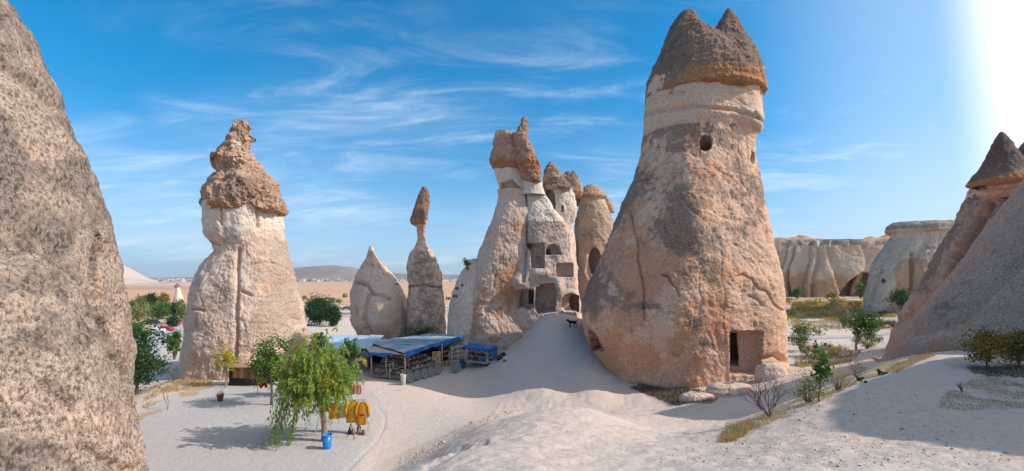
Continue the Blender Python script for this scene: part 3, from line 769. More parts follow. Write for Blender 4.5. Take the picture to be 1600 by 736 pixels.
# E: the rock dwelling with its caves
re_ = chimney('cave_dwelling', (1.5, 44, 0), 'cluster of rock columns hollowed into open cave rooms, under brown and grey caps', 'rock dwelling')
DE = 46
wE = ((.35, .30), (1.1, .13), (3.2, .05), (8., .02))
e1 = lobe([(296, 778, 820), (310, 778, 822), (330, 773, 824), (345, 768, 824), (360, 761, 823), (372, 757, 822), (385, 752, 821), (400, 746, 820), (420, 738, 820), (440, 731, 818), (470, 724, 811), (490, 720, 814), (505, 719, 828), (520, 718, 836), (540, 717, 834), (580, 716, 830)], DE + .3, 380, 400, 31, [(230, 1.), (165, 1.), (80, 1), (0, 1), (300, 1)], 6, .72, (.05, .8), wE, crack=.2, pits=.05)
e1b = lobe([(404, 738, 746), (412, 731, 756), (425, 720, 764), (440, 712, 768), (460, 706, 770), (480, 702, 772), (505, 699, 774), (530, 698, 776), (580, 697, 776)], DE + .6, 260, 220, 32, None, 6, .8, (.05, .8), ((.4, .25), (1.2, .1), (3.5, .04)), push=[('ell', (714, 451, 3, 2.2), .7, 0), ('ell', (722, 446, 2, 1.6), .6, 0), ('ell', (711, 463, 4, 2.2), .7, 0)])
cavE = [('poly', [(815, 379), (851, 380), (851, 419), (829, 419), (828, 392)], 1.7, 12), ('rect', (833, 400, 841, 411), .5, 12, 'rel'),
        ('poly', [(853, 398), (853, 390), (858, 383), (866, 381), (874, 386), (879, 398)], 1.3, -5, 'rel'), ('rect', (854, 388, 864, 398), 3, 2, 'rel'),
        ('rect', (869, 411, 896, 433), 1.2, -5), ('poly', [(803, 458), (812, 453), (824, 452), (834, 452), (834, 480), (826, 484), (815, 480), (801, 486)], 2.2, 4), ('poly', [(837, 450), (846, 444), (866, 443), (870, 460), (868, 487), (840, 491), (836, 482)], 2.6, 4), ('poly', [(878, 466), (882, 461), (892, 458), (905, 462), (905, 488), (882, 487), (877, 482)], 2.2, 6),
        ('rect', (825, 455, 834, 477), 4, 2, 'rel'), ('ell', (897, 473, 7, 13), 4.5, 7, 'rel'), ('rect', (846, 476, 853, 486), .5, 5, 'rel'),
        ('groove', ([(819, 290), (821, 370), (819, 440)], 2.5), .5, 0), ('bulge', (850, 428, 18, 8), -.35, 0), ('bulge', (872, 448, 8, 14), -.5, 0), ('bulge', (812, 440, 14, 12), -.7, 0)]
e2 = lobe([(281, 820, 846), (295, 817, 850), (310, 814, 856), (330, 812, 868), (342, 811, 878), (355, 811, 888), (370, 810, 894), (385, 809, 897), (400, 804, 899), (430, 798, 903), (460, 794, 905), (490, 792, 907), (540, 790, 910)], DE + .6, 560, 420, 33, [(172, 1.), (218, 1.12), (100, 1.1), (270, 1.1), (20, 1)], 8, .75, (.03, .8), ((.45, .28), (1.3, .12), (3.6, .05)), crack=.2, push=cavE)
e3 = lobe([(294, 849, 892), (305, 850, 897), (320, 851, 900), (335, 851, 901), (350, 852, 896), (380, 853, 899), (420, 856, 900)], DE + 2, 260, 200, 34, [(215, 1.), (150, 1.), (80, 1), (0, 1), (280, 1)], 7, .8, (.04, .8), wE, crack=.1,
          push=[('poly', [(848, 300), (858, 292), (866, 300), (868, 320), (866, 340), (850, 345)], 1.4, 10), ('rect', (877, 321, 881, 331), .8, 0, 'rel')])


def zE(l, px, py, z):
    z[:, 1] += .75 * (py < 345) * (px > 818) + .12
    z[:, 0] += .35 * (px > 815) * (py > 345) * (py < 400) + .3 * np.exp(-((px - 775) / 25) ** 2 - ((py - 430) / 30) ** 2) - .4 * (py < 340)
    z[:, 2] += .15 * (px < 815) - .3 * (px > 820)
    z[:, 2] += .9 * l['hole']
    return z
rock('column', [e1], TUFF, re_, zfun(.05, .14, .12, .25, 31, zE), 'pink left-hand column leaning inward')
rock('column', [e1b], TUFFB, re_, zfun(-.1, .5, .0, .25, 32), 'low whitish buttress at the left foot')
rock('cave_front', [e2], TUFFB, re_, zfun(.10, .15, .10, .25, 33, zE), 'rock face cut open into cave rooms')
rock('column', [e3], TUFFB, re_, zfun(.0, .75, .0, .25, 34), 'short pale column under the pointed grey cap')
n1 = lobe([(256, 772, 815), (266, 773, 817), (280, 776, 817), (290, 779, 817), (298, 781, 815), (303, 783, 812), (310, 780, 818)], DE + .3, 240, 130, 35, [(222, .96), (150, 1.), (80, 1), (0, 1), (300, 1)], 12, .7, (.02, .8), ((.6, .14), (2., .06), (5, .03)), push=[('poly', [(783, 285), (800, 280), (818, 300), (816, 306), (780, 302)], .7, 20, 'rel')])
n2 = lobe([(272, 818, 845), (282, 818, 847), (292, 817, 848), (305, 815, 852)], DE, 160, 70, 36, None, 8, .8, (.04, .8), ((.6, .14), (2., .06)))
rock('fresh_neck', [n1], TUFFB, re_, zfun(-.1, .95, .1, .3, 35))
rock('fresh_neck', [n2], TUFFB, re_, zfun(-.1, .95, .1, .3, 36))
k1 = lobe([(203, 777, 786), (206, 775, 803), (214, 773, 812), (224, 771, 819), (236, 768, 822), (246, 766, 822), (256, 765, 822), (263, 768, 820), (265, 778, 812)], DE + .3, 300, 150, 37, [(222, 1), (150, 1.), (80, 1), (0, 1), (300, 1)], 8, .75, (.07, 1), ((.6, .3), (1.6, .16), (4, .07)), strata=.10, crack=.25)
k2 = lobe([(208, 800, 814), (218, 800, 824), (228, 802, 832), (240, 804, 838), (252, 807, 842), (264, 811, 845), (275, 815, 847), (284, 820, 847), (288, 828, 843)], DE - .5, 280, 150, 38, None, 7, .9, (.09, 1), ((.6, .35), (1.6, .2), (4, .08)), strata=.08, crack=.3, pits=.2)
k3 = lobe([(183, 817, 822), (188, 814, 824), (196, 812, 824), (206, 807, 825), (212, 804, 825), (220, 803, 824), (228, 806, 822)], DE - .8, 160, 110, 39, None, 7, .9, (.10, 1.), ((.9, .2), (2.5, .1)))
rock('cap', [k1, k2, k3], CAPB, re_, zfun(.25, .0, .30, .35, 38, lambda l, px, py, z: np.stack([z[:, 0] - .4 * sstep(py, 238, 262) * (px < 815), z[:, 1], z[:, 2] + .5 * sstep(py, 236, 255)], -1)), 'large craggy brown cap with a thin finger of rock')
k4 = lobe([(253, 858, 863), (258, 855, 867), (266, 851, 874), (276, 849, 881), (286, 848, 889), (294, 847, 893), (298, 850, 890)], DE + 1.4, 220, 120, 40, None, 7, .95, (.05, 1), ((.7, .2), (2., .1), (5, .04)), strata=.05)
k5 = lobe([(268, 884, 889), (274, 880, 898), (282, 874, 904), (292, 868, 909), (302, 864, 911), (308, 866, 908), (310, 872, 900)], DE + 3.2, 220, 110, 41, None, 7, .95, (.07, 1.2), ((.7, .25), (2., .1), (5, .04)))
k6 = lobe([(267, 894, 897), (272, 891, 901), (280, 888, 906), (290, 884, 910), (300, 880, 912)], DE + 4.2, 140, 80, 42, None, 7, .95, (.07, 1.2), ((.7, .15), (2., .08)))
rock('cap', [k4, k5, k6], CAPR, re_, zfun(.05, .15, .0, .3, 40, lambda l, px, py, z: np.stack([z[:, 0] - .3, z[:, 1] + .3 + .8 * (l['py'] > 293) * (px < 870), z[:, 2] + .5 * (l['py'] > 300)], -1)), 'grey-brown pointed cap cluster')

# the domed chimney behind, between the dwelling and the tall chimney
rf = chimney('fairy_chimney', (8.5, 52, 0), 'domed yellow-necked rock chimney half hidden behind the tallest one')
f1 = lobe([(322, 905, 948), (332, 902, 953), (342, 900, 957), (355, 898, 962), (370, 897, 964), (390, 896, 966), (420, 895, 970), (460, 893, 975), (540, 890, 980)], 52, 340, 320, 51, None, 7, .8, (.05, .8), wE, crack=.2,
          push=[('ell', (929, 408, 10, 22), 2.0, 15), ('groove', ([(917, 400), (914, 425), (918, 437)], 2.5), -.3, 0), ('groove', ([(899, 340), (900, 400), (898, 470)], 3), .5, 0)])
rock('rock_body', [f1], TUFFG, rf, zfun(.25, .25, .25, .3, 51))
f2 = lobe([(303, 907, 945), (312, 907, 946), (322, 905, 948), (334, 903, 951)], 52, 220, 90, 52, None, 7, .8, (.02, .8), ((.8, .1), (2.5, .05)), strata=.08)
rock('fresh_neck', [f2], CLIFF, rf, zfun(-.4, .8, .2, .3, 52))
f3 = lobe([(289, 918, 926), (291, 914, 932), (296, 909, 939), (302, 905, 945), (307, 902, 950), (310, 903, 949), (311, 910, 942)], 52, 220, 90, 53, None, 7, .85, (.03, .8), ((.8, .12), (2.5, .06)))
f4 = lobe([(302, 897, 905), (306, 890, 908), (312, 887, 909), (318, 888, 908), (322, 893, 905)], 53, 120, 60, 54, None, 7, .85, (.03, .8), ((.8, .12), (2.5, .06)))
f5 = lobe([(311, 946, 952), (316, 942, 957), (324, 940, 960), (332, 942, 960)], 54, 120, 60, 55, None, 7, .85, (.03, .8), ((.8, .12), (2.5, .06)))
rock('cap', [f3, f4, f5], CAPB, rf, zfun(.15, .2, .0, .3, 53))

# F: the rock face close on the left
rF = chimney('rock_outcrop', (-22, 14, 0), 'huge grainy brown rock flank filling the left edge', 'rock outcrop')
def LL(y0, y1): return -1500
f_1 = lobe([(-330, -290, -270), (-250, -420, -160), (-150, -560, -85), (-60, -640, -32), (0, -680, 4), (20, -690, 20), (60, -700, 48), (100, -700, 68), (150, -700, 91), (200, -700, 110), (250, -700, 128), (300, -700, 145), (350, -700, 163), (400, -700, 178), (450, -700, 189), (500, -700, 199), (550, -700, 206), (600, -700, 211), (640, -700, 214), (700, -700, 216), (800, -700, 217), (900, -700, 218)],
           16, 900, 620, 61, None, 7, .9, (.04, .35), ((.14, .9), (.5, .30), (1.6, .10), (5., .035), (12., .018)), ref='R', crack=.25, pits=.04,
           push=[('ell', (152, 375, 5, 12), .35, -60), ('groove', ([(155, 390), (150, 470), (160, 520), (186, 575), (205, 640)], 8), .4, 0), ('groove', ([(0, 95), (30, 115), (60, 140), (92, 170)], 9), .25, 0),
                 ('groove', ([(188, 460), (180, 520), (196, 600), (204, 660)], 5), .25, 0)])
f_2 = lobe([(395, 0, 60), (420, -120, 105), (450, -250, 133), (480, -330, 150), (520, -400, 168), (560, -450, 182), (600, -480, 198), (640, -500, 212), (680, -520, 222), (736, -540, 232), (800, -560, 242), (900, -600, 255)],
           13, 820, 460, 62, None, 7, .9, (.03, .35), ((.2, .5), (.6, .22), (1.8, .10), (5., .035), (12., .018)), ref='R', crack=.2, pits=.04,
           push=[('groove', ([(70, 600), (110, 630), (130, 700), (200, 736)], 8), .2, 0)])


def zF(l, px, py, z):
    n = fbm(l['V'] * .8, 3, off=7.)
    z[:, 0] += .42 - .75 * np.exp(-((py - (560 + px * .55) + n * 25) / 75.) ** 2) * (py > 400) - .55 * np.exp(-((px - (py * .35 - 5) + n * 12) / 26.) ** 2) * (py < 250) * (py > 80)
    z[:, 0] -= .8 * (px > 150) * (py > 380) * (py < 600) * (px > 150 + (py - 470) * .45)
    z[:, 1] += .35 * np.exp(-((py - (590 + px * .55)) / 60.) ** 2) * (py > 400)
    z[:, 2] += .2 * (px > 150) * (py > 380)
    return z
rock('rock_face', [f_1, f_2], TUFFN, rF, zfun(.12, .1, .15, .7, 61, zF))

# G: near rock at the right, H: the capped rock behind it
rG = chimney('rock_outcrop', (30, 18, 4), 'smooth grey-pink rock slope rising to the right edge', 'rock outcrop')
g_1 = lobe([(20, 1900, 1910), (60, 1850, 1980), (110, 1780, 2060), (170, 1705, 2150), (230, 1650, 2250), (288, 1600, 2330), (330, 1561, 2380), (370, 1529, 2420), (430, 1480, 2500), (480, 1441, 2560), (530, 1401, 2620), (570, 1369, 2700), (600, 1340, 2750), (680, 1270, 2850)],
           20, 820, 560, 71, None, 7, .8, (.03, .5), ((.2, .35), (.7, .12), (2.2, .05), (7., .022)), ref='L',
           push=[('bulge', (1500, 545, 60, 22), -.7, 0), ('groove', ([(1430, 520), (1500, 500), (1560, 440), (1600, 400)], 8), .25, 0), ('ell', (1371, 562, 5, 4), .5, 20)])
rock('rock_face', [g_1], TUFFG, rG, zfun(.0, .05, .2, .3, 71, lambda l, px, py, z: np.stack([z[:, 0], z[:, 1] + .25 * np.exp(-((py - 545) / 25) ** 2), z[:, 2] + .35 * sstep(py, 470, 540) + .3 * np.exp(-((px - 1600 + (py - 400) * .9) / 20) ** 2)], -1)))
rH = chimney('fairy_chimney', (36, 32, 4), 'leaning dark grey rock chimney with a pointed black cap at the right edge')
h_1 = lobe([(300, 1514, 1800), (312, 1508, 1850), (330, 1497, 1880), (350, 1487, 1900), (380, 1472, 1930), (400, 1461, 1950), (430, 1443, 1980), (460, 1425, 2000), (490, 1407, 2020), (510, 1396, 2030), (540, 1382, 2040), (600, 1360, 2050)],
           34, 460, 380, 72, None, 7, .8, (.04, .5), ((.3, .4), (.9, .16), (2.6, .06), (7, .025)), ref='L', crack=.2,
           push=[('groove', ([(1545, 318), (1520, 360), (1495, 400), (1480, 440), (1455, 475)], 7), .9, 0), ('groove', ([(1400, 505), (1440, 478), (1470, 470)], 4), .4, 0)])
rock('rock_body', [h_1], TUFFG, rH, zfun(.45, .0, .1, .3, 72, lambda l, px, py, z: np.stack([z[:, 0] + .2 - .9 * np.exp(-((px - (1540 - (py - 320) * .55)) / 11) ** 2) - .5 * (py > 460) * (px < 1470), z[:, 1], z[:, 2] + .7 * np.exp(-((px - (1540 - (py - 320) * .55)) / 9) ** 2)], -1)))
h_2 = lobe([(280, 1525, 1790), (292, 1514, 1800), (300, 1511, 1805), (312, 1509, 1812), (322, 1506, 1830)], 34, 360, 90, 73, None, 7, .8, (.02, .5), ((.6, .12), (2.5, .05)), ref='L', strata=.06)
rock('fresh_neck', [h_2], TUFFB, rH, zfun(.0, .1, .3, .3, 73))
h_3 = lobe([(207, 1562, 1567), (213, 1558, 1572), (225, 1552, 1580), (240, 1543, 1590), (255, 1535, 1600), (270, 1525, 1612), (282, 1515, 1622), (290, 1508, 1628), (293, 1508, 1628), (295, 1520, 1610)], 33, 300, 140, 74, None, 7, .9, (.03, .6), ((.5, .15), (1.5, .08), (4., .04)), ref='L')
h_4 = lobe([(190, 1665, 1690), (205, 1630, 1730), (222, 1603, 1760), (238, 1585, 1780), (255, 1570, 1800), (268, 1558, 1815), (280, 1550, 1820), (288, 1560, 1810)], 35, 300, 140, 75, None, 7, .9, (.03, .6), ((.5, .15), (1.5, .08), (4., .04)), ref='L')
rock('cap', [h_3, h_4], CAPR, rH, zfun(.75, -.3, -.2, .3, 74, lambda l, px, py, z: np.stack([z[:, 0] - .9 * sstep(py + (px - 1520) * .25, 277, 290), z[:, 1], z[:, 2] + .95 * sstep(py + (px - 1520) * .25, 277, 290)], -1)))
# rock beside the path behind the viewer, whose shade falls over the right foreground
rK = chimney('rock_outcrop', (22, 5, 4), 'broad rock hump just outside the right edge of the view', 'rock outcrop')
def hump(name, c, ra, rb, rot, h, mat, parent, seed, n=160, m=90):
    th = np.linspace(0, 2 * math.pi, n, endpoint=False); s = np.linspace(0, 1, m)
    T, S = np.meshgrid(th, s); a = math.radians(rot)
    X, Y = np.cos(T) * ra * S ** .8, np.sin(T) * rb * S ** .8
    P = np.stack([c[0] + X * math.sin(a) + Y * math.cos(a), c[1] + X * math.cos(a) - Y * math.sin(a), c[2] + h * (1 - S ** 2.2)], -1).reshape(-1, 3)
    P += (.5 * fbm(P * .25, 3, off=seed) + .12 * fbm(P * 1.1, 3, off=seed))[:, None] * np.stack([np.cos(T), np.sin(T), 0 * T + .3], -1).reshape(-1, 3)
    ix = np.arange(n * m).reshape(m, n)
    Fq = np.stack([ix[:-1], ix[1:], np.roll(ix, -1, 1)[1:], np.roll(ix, -1, 1)[:-1]], -1).reshape(-1, 4)
    return mesh_np(name, P, Fq, mat, parent, zone=np.zeros((len(P), 3)))
hump('rock_face', (22.1, 3.4, 4), 17.5, 6.2, 20, 13.7, TUFFG, rK, 5)

# I: fluted cliff, J: flat-topped rock, at the back of the right-hand valley
rI = chimney('fluted_cliff', (78, 120, 3), 'long fluted grey cliff under a thin capping ledge at the back of the valley', 'cliff')
li = lobe([(384, 1165, 1420), (390, 1163, 1421), (400, 1160, 1423), (415, 1156, 1425), (435, 1152, 1427), (470, 1148, 1430), (500, 1146, 1432)], 122, 900, 240, 81, [(212, .40), (150, 1.), (60, 1), (300, 1), (240, .62), (185, .55)], 10, .35, (.0, .8), ((.12, .5), (.5, .25), (1.5, .12)),
          flute=(8, .55, lambda s: .30 + .70 * s), push=[('poly', [(1310, 462), (1326, 440), (1348, 424), (1362, 428), (1362, 466)], 5., 25), ('groove', ([(1236, 445), (1238, 470)], 6), .6, 0)])
rock('rock_face', [li], CLIFF, rI, zfun(.05, .1, .1, .12, 81, lambda l, px, py, z: np.stack([z[:, 0] - .3 + .3 * (l['py'] < 425), z[:, 1] + .3 * (l['py'] < 395), z[:, 2] + .75 * sstep(l['py'] + 12 * fbm(l['V'] * .12, 2), 418, 446)], -1)))
lj = lobe([(375, 1180, 1410), (377, 1172, 1416), (380, 1166, 1420), (384, 1163, 1422), (387, 1165, 1421), (389, 1172, 1418)], 122, 700, 70, 82, [(212, .40), (150, 1.), (60, 1), (300, 1), (240, .62), (185, .55)], 10, .36, (.0, .8), ((.12, .5), (.5, .3), (1.5, .1)), flute=(8, .30, lambda s: 1 + 0 * s))
rock('cap', [lj], CLIFF, rI, zfun(.55, -.1, .1, .1, 82, lambda l, px, py, z: np.stack([z[:, 0] - .6 * (l['py'] > 384), z[:, 1], z[:, 2] + .5 * (l['py'] > 384)], -1)))
rJ = chimney('flat_topped_rock', (70, 82, 2), 'broad grey rock with a flat overhanging cap and a small square hole')
jm = lobe([(364, 1392, 1560), (374, 1389, 1562), (384, 1381, 1565), (395, 1373, 1568), (410, 1365, 1572), (425, 1360, 1576), (445, 1355, 1580), (465, 1350, 1584), (490, 1346, 1588), (520, 1342, 1592)], 84, 640, 300, 83, [(225, 1.), (180, .8), (120, 1.), (300, 1), (20, 1)], 7, .7, (.03, .8), ((.2, .6), (.6, .25), (2., .09)), flute=(9, .05, lambda s: 1 - .5 * s), ref='L', crack=.3,
          push=[('ell', (1381, 439, 3.5, 3.), 1.6, 30), ('groove', ([(1425, 395), (1424, 430), (1422, 470)], 3), .8, 0)])
rock('rock_body', [jm], CLIFF, rJ, zfun(.25, .0, .15, .15, 83, lambda l, px, py, z: np.stack([z[:, 0] - .7 * sstep(px + (py - 400) * .35, 1395, 1420) * (py > 400), z[:, 1] + .5 * np.exp(-((px - 1383) / 8) ** 2 - ((py - 450) / 22) ** 2) + .2 * (l['py'] < 378), z[:, 2] + .85 * sstep(px + (py - 400) * .35, 1400, 1425) * sstep(py, 395, 412)], -1)))
jn = lobe([(349, 1405, 1440), (351, 1397, 1530), (355, 1390, 1545), (359, 1384, 1556), (362, 1382, 1560), (364, 1388, 1556), (365, 1395, 1550)], 84, 420, 70, 84, [(225, 1.), (180, .8), (120, 1.), (300, 1), (20, 1)], 7, .7, (.03, .8), ((.2, .4), (.8, .15)), ref='L')
rock('cap', [jn], CLIFF, rJ, zfun(.95, -.3, -.1, .2, 84, lambda l, px, py, z: np.stack([z[:, 0] - .6 * (l['py'] > 361), z[:, 1], z[:, 2] + .3 * (l['py'] > 361)], -1)))

# a small far chimney beyond the car park
rs_ = chimney('fairy_chimney', at(278, 477, 235), 'tiny distant white chimney with a dark pointed cap beyond the car park')
s1 = lobe([(447, 274, 281), (452, 274, 282), (460, 273, 284), (466, 271, 286), (474, 269, 289), (480, 268, 290)], 235, 60, 50, 91, None, 7, 1, (.08, 1), ((.2, .5),))
rock('rock_body', [s1], TUFFB, rs_, zfun(-.3, .9, 0, .1, 91))
s2 = lobe([(442, 277, 278), (445, 274, 281), (448, 271, 283), (449, 273, 281)], 235, 50, 30, 92, None, 7, 1, (.05, 1), ((.2, .3),))
rock('cap', [s2], CAPR, rs_, zfun(.2, 0, 0, .1, 92))

# ------------------------------------------------------------------ vegetation
GREEN = leaf_mat('green_leaf', (.055, .135, .022), (.11, .21, .035))
DKGREEN = leaf_mat('dark_green_leaf', (.025, .075, .020), (.050, .115, .028))
WILLOW = leaf_mat('willow_leaf', (.19, .33, .06), (.42, .50, .11), .5)
YELLOW = leaf_mat('yellow_leaf', (.42, .38, .04), (.56, .45, .05), .4)
OLIVE = leaf_mat('olive_leaf', (.19, .23, .07), (.33, .33, .11))
AUTUMN = leaf_mat('autumn_leaf', (.13, .14, .03), (.42, .25, .04))
STRAW = leaf_mat('dry_straw', (.42, .29, .13), (.56, .42, .21), .2)
OCHRE = leaf_mat('ochre_brush', (.50, .36, .08), (.62, .47, .14), .2)
BROWNB = leaf_mat('brown_brush', (.16, .12, .085), (.27, .20, .13), .1)
VR = np.random.RandomState(11)


def unit(n):
    v = VR.normal(size=(n, 3)); return v / np.linalg.norm(v, axis=1)[:, None]


def leaves(C, L, W, axis=None, jit=.6, tint=None, flat=0.0):
    """rhombic leaves: centres C (n,3), length L, width W; axis = preferred direction"""
    n = len(C); a = unit(n)
    if axis is not None: a = a * jit + np.asarray(axis); a /= np.linalg.norm(a, axis=1)[:, None]
    b = np.cross(a, unit(n)); b /= np.linalg.norm(b, axis=1)[:, None] + 1e-9
    s = VR.uniform(.65, 1.3, (n, 1))
    V = np.stack([C - a * L * s / 2, C + b * W * s / 2, C + a * L * s / 2, C - b * W * s / 2], 1).reshape(-1, 3)
    Fq = np.arange(n * 4).reshape(n, 4)
    z = np.zeros((n, 3)); z[:, 0] = np.clip((VR.uniform(0, 1, n) if tint is None else tint + VR.normal(size=n) * .18), 0, 1); z[:, 1] = VR.uniform(0, 1, n)
    return V, Fq, np.repeat(z, 4, 0)


def branches(mb, base, tips, r0, fork, seed, bend=.15, sub=0):
    R = random.Random(seed)
    for tp in tips:
        tp = Vector(tp); p0 = Vector(fork)
        mid = (p0 + tp) / 2 + Vector((R.uniform(-1, 1), R.uniform(-1, 1), R.uniform(0, 1))) * (tp - p0).length * bend
        q1 = p0.lerp(mid, .5) + Vector((R.uniform(-1, 1), R.uniform(-1, 1), .3)) * (tp - p0).length * bend * .3
        mb.tube([p0, q1, mid, tp], [r0 * .55, r0 * .42, r0 * .28, r0 * .08], 5, False)


def tree(base, H, cw, ch, mat, label, cat='tree', name='tree', group=None, nc=26, nl=70, ls=.16, clump=.28, tr=.09, bark=None, seed=1, lean=(0, 0), tf=.35, trunkless=False, depth=None, shell=.5, gap=.25, lw=.55, nb=10, kind=None):
    """tapered trunk, limbs and a crown of leaf clumps with gaps; ch = crown height, cw = crown width, H = total height"""
    R = np.random.RandomState(seed); base = Vector(base)
    o = empty(name, base, label, cat, group)
    zc = H - ch / 2; cr = np.array([cw / 2, (depth or cw) / 2, ch / 2]) * (1 - clump * .5)
    pts = []
    while len(pts) < nc:
        u = R.normal(size=3); u /= np.linalg.norm(u); rad = R.uniform(0, 1) ** shell
        p = u * rad
        k = pnoise((p * 1.6 + seed * 5.3)[None])[0]
        if k < -gap: continue
        pts.append(p * cr * (1 + .22 * k))
    pts = np.array(pts) + np.array([lean[0], lean[1], zc])
    sz = R.uniform(.7, 1.25, nc) * clump * min(cw, ch) * .5
    C = np.repeat(pts, nl, 0) + (R.normal(size=(nc * nl, 3)) * .52) * np.repeat(sz, nl)[:, None]
    tint = np.repeat(np.clip(R.uniform(.1, .9, nc), 0, 1), nl)
    V, Fq, z = leaves(C, ls, ls * lw, tint=tint, axis=(0, 0, -.25), jit=1)
    org = np.array(base)
    mesh_np('crown' if not trunkless else 'foliage', V + org, Fq, mat, o, smooth=False, zone=z)
    mb = MB()
    fork = Vector((lean[0] * .4, lean[1] * .4, (H - ch) * .9 + ch * tf * .3))
    tips = [pts[i] * np.array([.85, .85, 1]) for i in R.permutation(nc)[:nb]]
    if not trunkless:
        mb.tube([(0, 0, -.3), (R.uniform(-.02, .02) * H, 0, fork.z * .5), tuple(fork)], [tr * 1.25, tr, tr * .75], 8, False)
        branches(mb, base, tips, tr, fork, seed)
        mb.build('trunk', bark or BARK, o, smooth=True)
    else:
        branches(mb, base, tips, tr, Vector((0, 0, -.05)), seed)
        mb.build('stem', bark or BARK, o, smooth=True)
    return o


def on(px, py): return ground_pt(px, py)


def onw(x, y): return Vector((x, y, gz(x, y)))


def bush(px, py, wpx, hpx, mat, label, cat='shrub', nc=22, nl=60, ls=.1, seed=1, group=None, name='shrub', p=None, **kw):
    p = p or on(px, py); d = p.y; wd, hh = wpx / F * d, hpx / F * d
    return tree(p, hh, wd, hh * .98, mat, label, cat, name, group, nc=nc, nl=nl, ls=ls, seed=seed, trunkless=True, tr=.03 * max(.5, hh), clump=kw.pop('clump', .42), **kw)


# the willow over the plaza
def willow():
    base = onw(-9.45, 22.6); o = empty('willow_tree', base, 'drooping light green willow tree with yellowing tips standing on the grey plaza', 'tree')
    R = np.random.RandomState(5); mb = MB(); C = []; A = []; T = []
    fork = Vector((-.25, .05, 2.1))
    mb.tube([(0, 0, -.2), (-.02, 0, .9), (-.14, .02, 1.6), tuple(fork)], [.17, .14, .12, .10], 9, False)
    n = 84
    for k in range(n):
        a = R.uniform(0, 2 * math.pi); el = R.uniform(0.05, 1.0)
        rx = R.uniform(.35, 1.0)
        tip = Vector((math.cos(a) * 1.75 * rx * (1 if math.cos(a) > 0 else 1.15) - .25, math.sin(a) * 1.55 * rx, 2.0 + 3.75 * math.sqrt(max(0, 1 - rx * rx * .80)) * R.uniform(.3, 1.0)))
        midp = fork.lerp(tip, .55) + Vector((0, 0, .35))
        if k % 2 == 0: mb.tube([fork, fork.lerp(midp, .6) + Vector((R.uniform(-.1, .1), R.uniform(-.1, .1), .1)), midp, tip], [.055, .04, .028, .008], 5, False)
        for q in range(10):
            s0 = fork.lerp(tip, R.uniform(.30, 1.0)) + Vector(R.normal(size=3) * .28)
            out = Vector((math.cos(a), math.sin(a), 0)) * R.uniform(.15, .75)
            ln = R.uniform(.7, 2.1) * (1.1 if rx > .7 else .8)
            tnt = R.uniform(0, 1); up = R.random_sample() < .72; ln *= .75 if up else 1
            m_ = int(ln * 26)
            for i in range(m_):
                u = i / m_
                pnt = s0 + out * (u * (2 - u)) * ln * .5 + Vector((0, 0, (.55 if up else .25) * u * ln * (1 - .3 * u) - (.55 if up else .95) * ln * u * u)) + Vector(R.normal(size=3) * .035)
                C.append(pnt); dd = Vector((out.x, out.y, (.5 if up else -.1) - (1.3 if up else 1.6) * u)).normalized(); A.append(dd); T.append(tnt)
    # long trails hanging on the left
    for q in range(34):
        s0 = Vector((-1.35 + R.normal() * .28, -.7 + R.normal() * .35, 2.5 + R.uniform(-.4, .6))); ln = R.uniform(1.6, 3.0)
        for i in range(int(ln * 20)):
            u = i / (ln * 20)
            C.append(s0 + Vector((-.55 * u, -.35 * u, -ln * u)) + Vector(R.normal(size=3) * .05)); A.append(Vector((-.25, -.1, -1))); T.append(R.uniform(0, .6))
    C = np.array(C); A = np.array(A)
    C = C[C[:, 2] > .12] if False else C
    V, Fq, z = leaves(C, .21, .046, axis=A, jit=.55, tint=np.array(T))
    mesh_np('crown', V + np.array(base), Fq, WILLOW, o, smooth=False, zone=z)
    # yellowing sprays
    C2 = np.concatenate([np.array(c) + R.normal(size=(150, 3)) * np.array([.28, .2, .25]) for c in [(-2.0, -.5, 3.5), (-1.5, .2, 4.0), (-.9, .5, 5.1), (.1, -.4, 4.0), (.9, -.2, 2.5), (-.6, -.8, 2.2), (.5, -.9, 3.2)]])
    V, Fq, z = leaves(C2, .16, .045, axis=(0, 0, -.8), jit=.7)
    mesh_np('yellow_sprays', V + np.array(base), Fq, YELLOW, o, smooth=False, zone=z)
    mb.build('trunk', PALEBARK, o, smooth=True)
willow()
p = on(224, 628); tree((at(214, 600, 31.5).x, 31.5, gz(at(214, 600, 31.5).x, 31.5)), 5.2, 4.4, 4.9, DKGREEN, 'dense dark green tree beside the huge rock flank at the left', nc=70, nl=90, ls=.19, clump=.26, tr=.13, seed=21, tf=.2)
tree(onw(-21.5, 33.6), 3.25, 1.9, 2.05, YELLOW, 'slim young tree with bright yellow leaves and a thin pale trunk', nc=26, nl=42, ls=.15, clump=.36, tr=.04, seed=23, bark=PALEBARK, gap=.05, shell=.6)
tree(onw(-15.6, 29.0), 4.5, 2.9, 3.1, GREEN, 'round green tree between the yellow sapling and the willow', nc=52, nl=85, ls=.15, clump=.3, tr=.08, seed=24)
tree(onw(-13.3, 31.0), 4.6, 1.6, 2.2, DKGREEN, 'dark leafy tree mostly hidden behind the willow', nc=26, nl=70, ls=.15, clump=.34, tr=.07, seed=25)
tree(onw(-11.2, 31.5), 4.2, 1.5, 1.9, GREEN, 'small open green tree showing over the right side of the willow', nc=20, nl=55, ls=.15, clump=.32, tr=.06, seed=26, gap=.0)
bush(273, 572, 22, 55, GREEN, 'tall green bush tucked against the left foot of the pale pink chimney', nc=24, nl=60, ls=.2, seed=27, p=onw(at(272, 560, 47).x, 47))
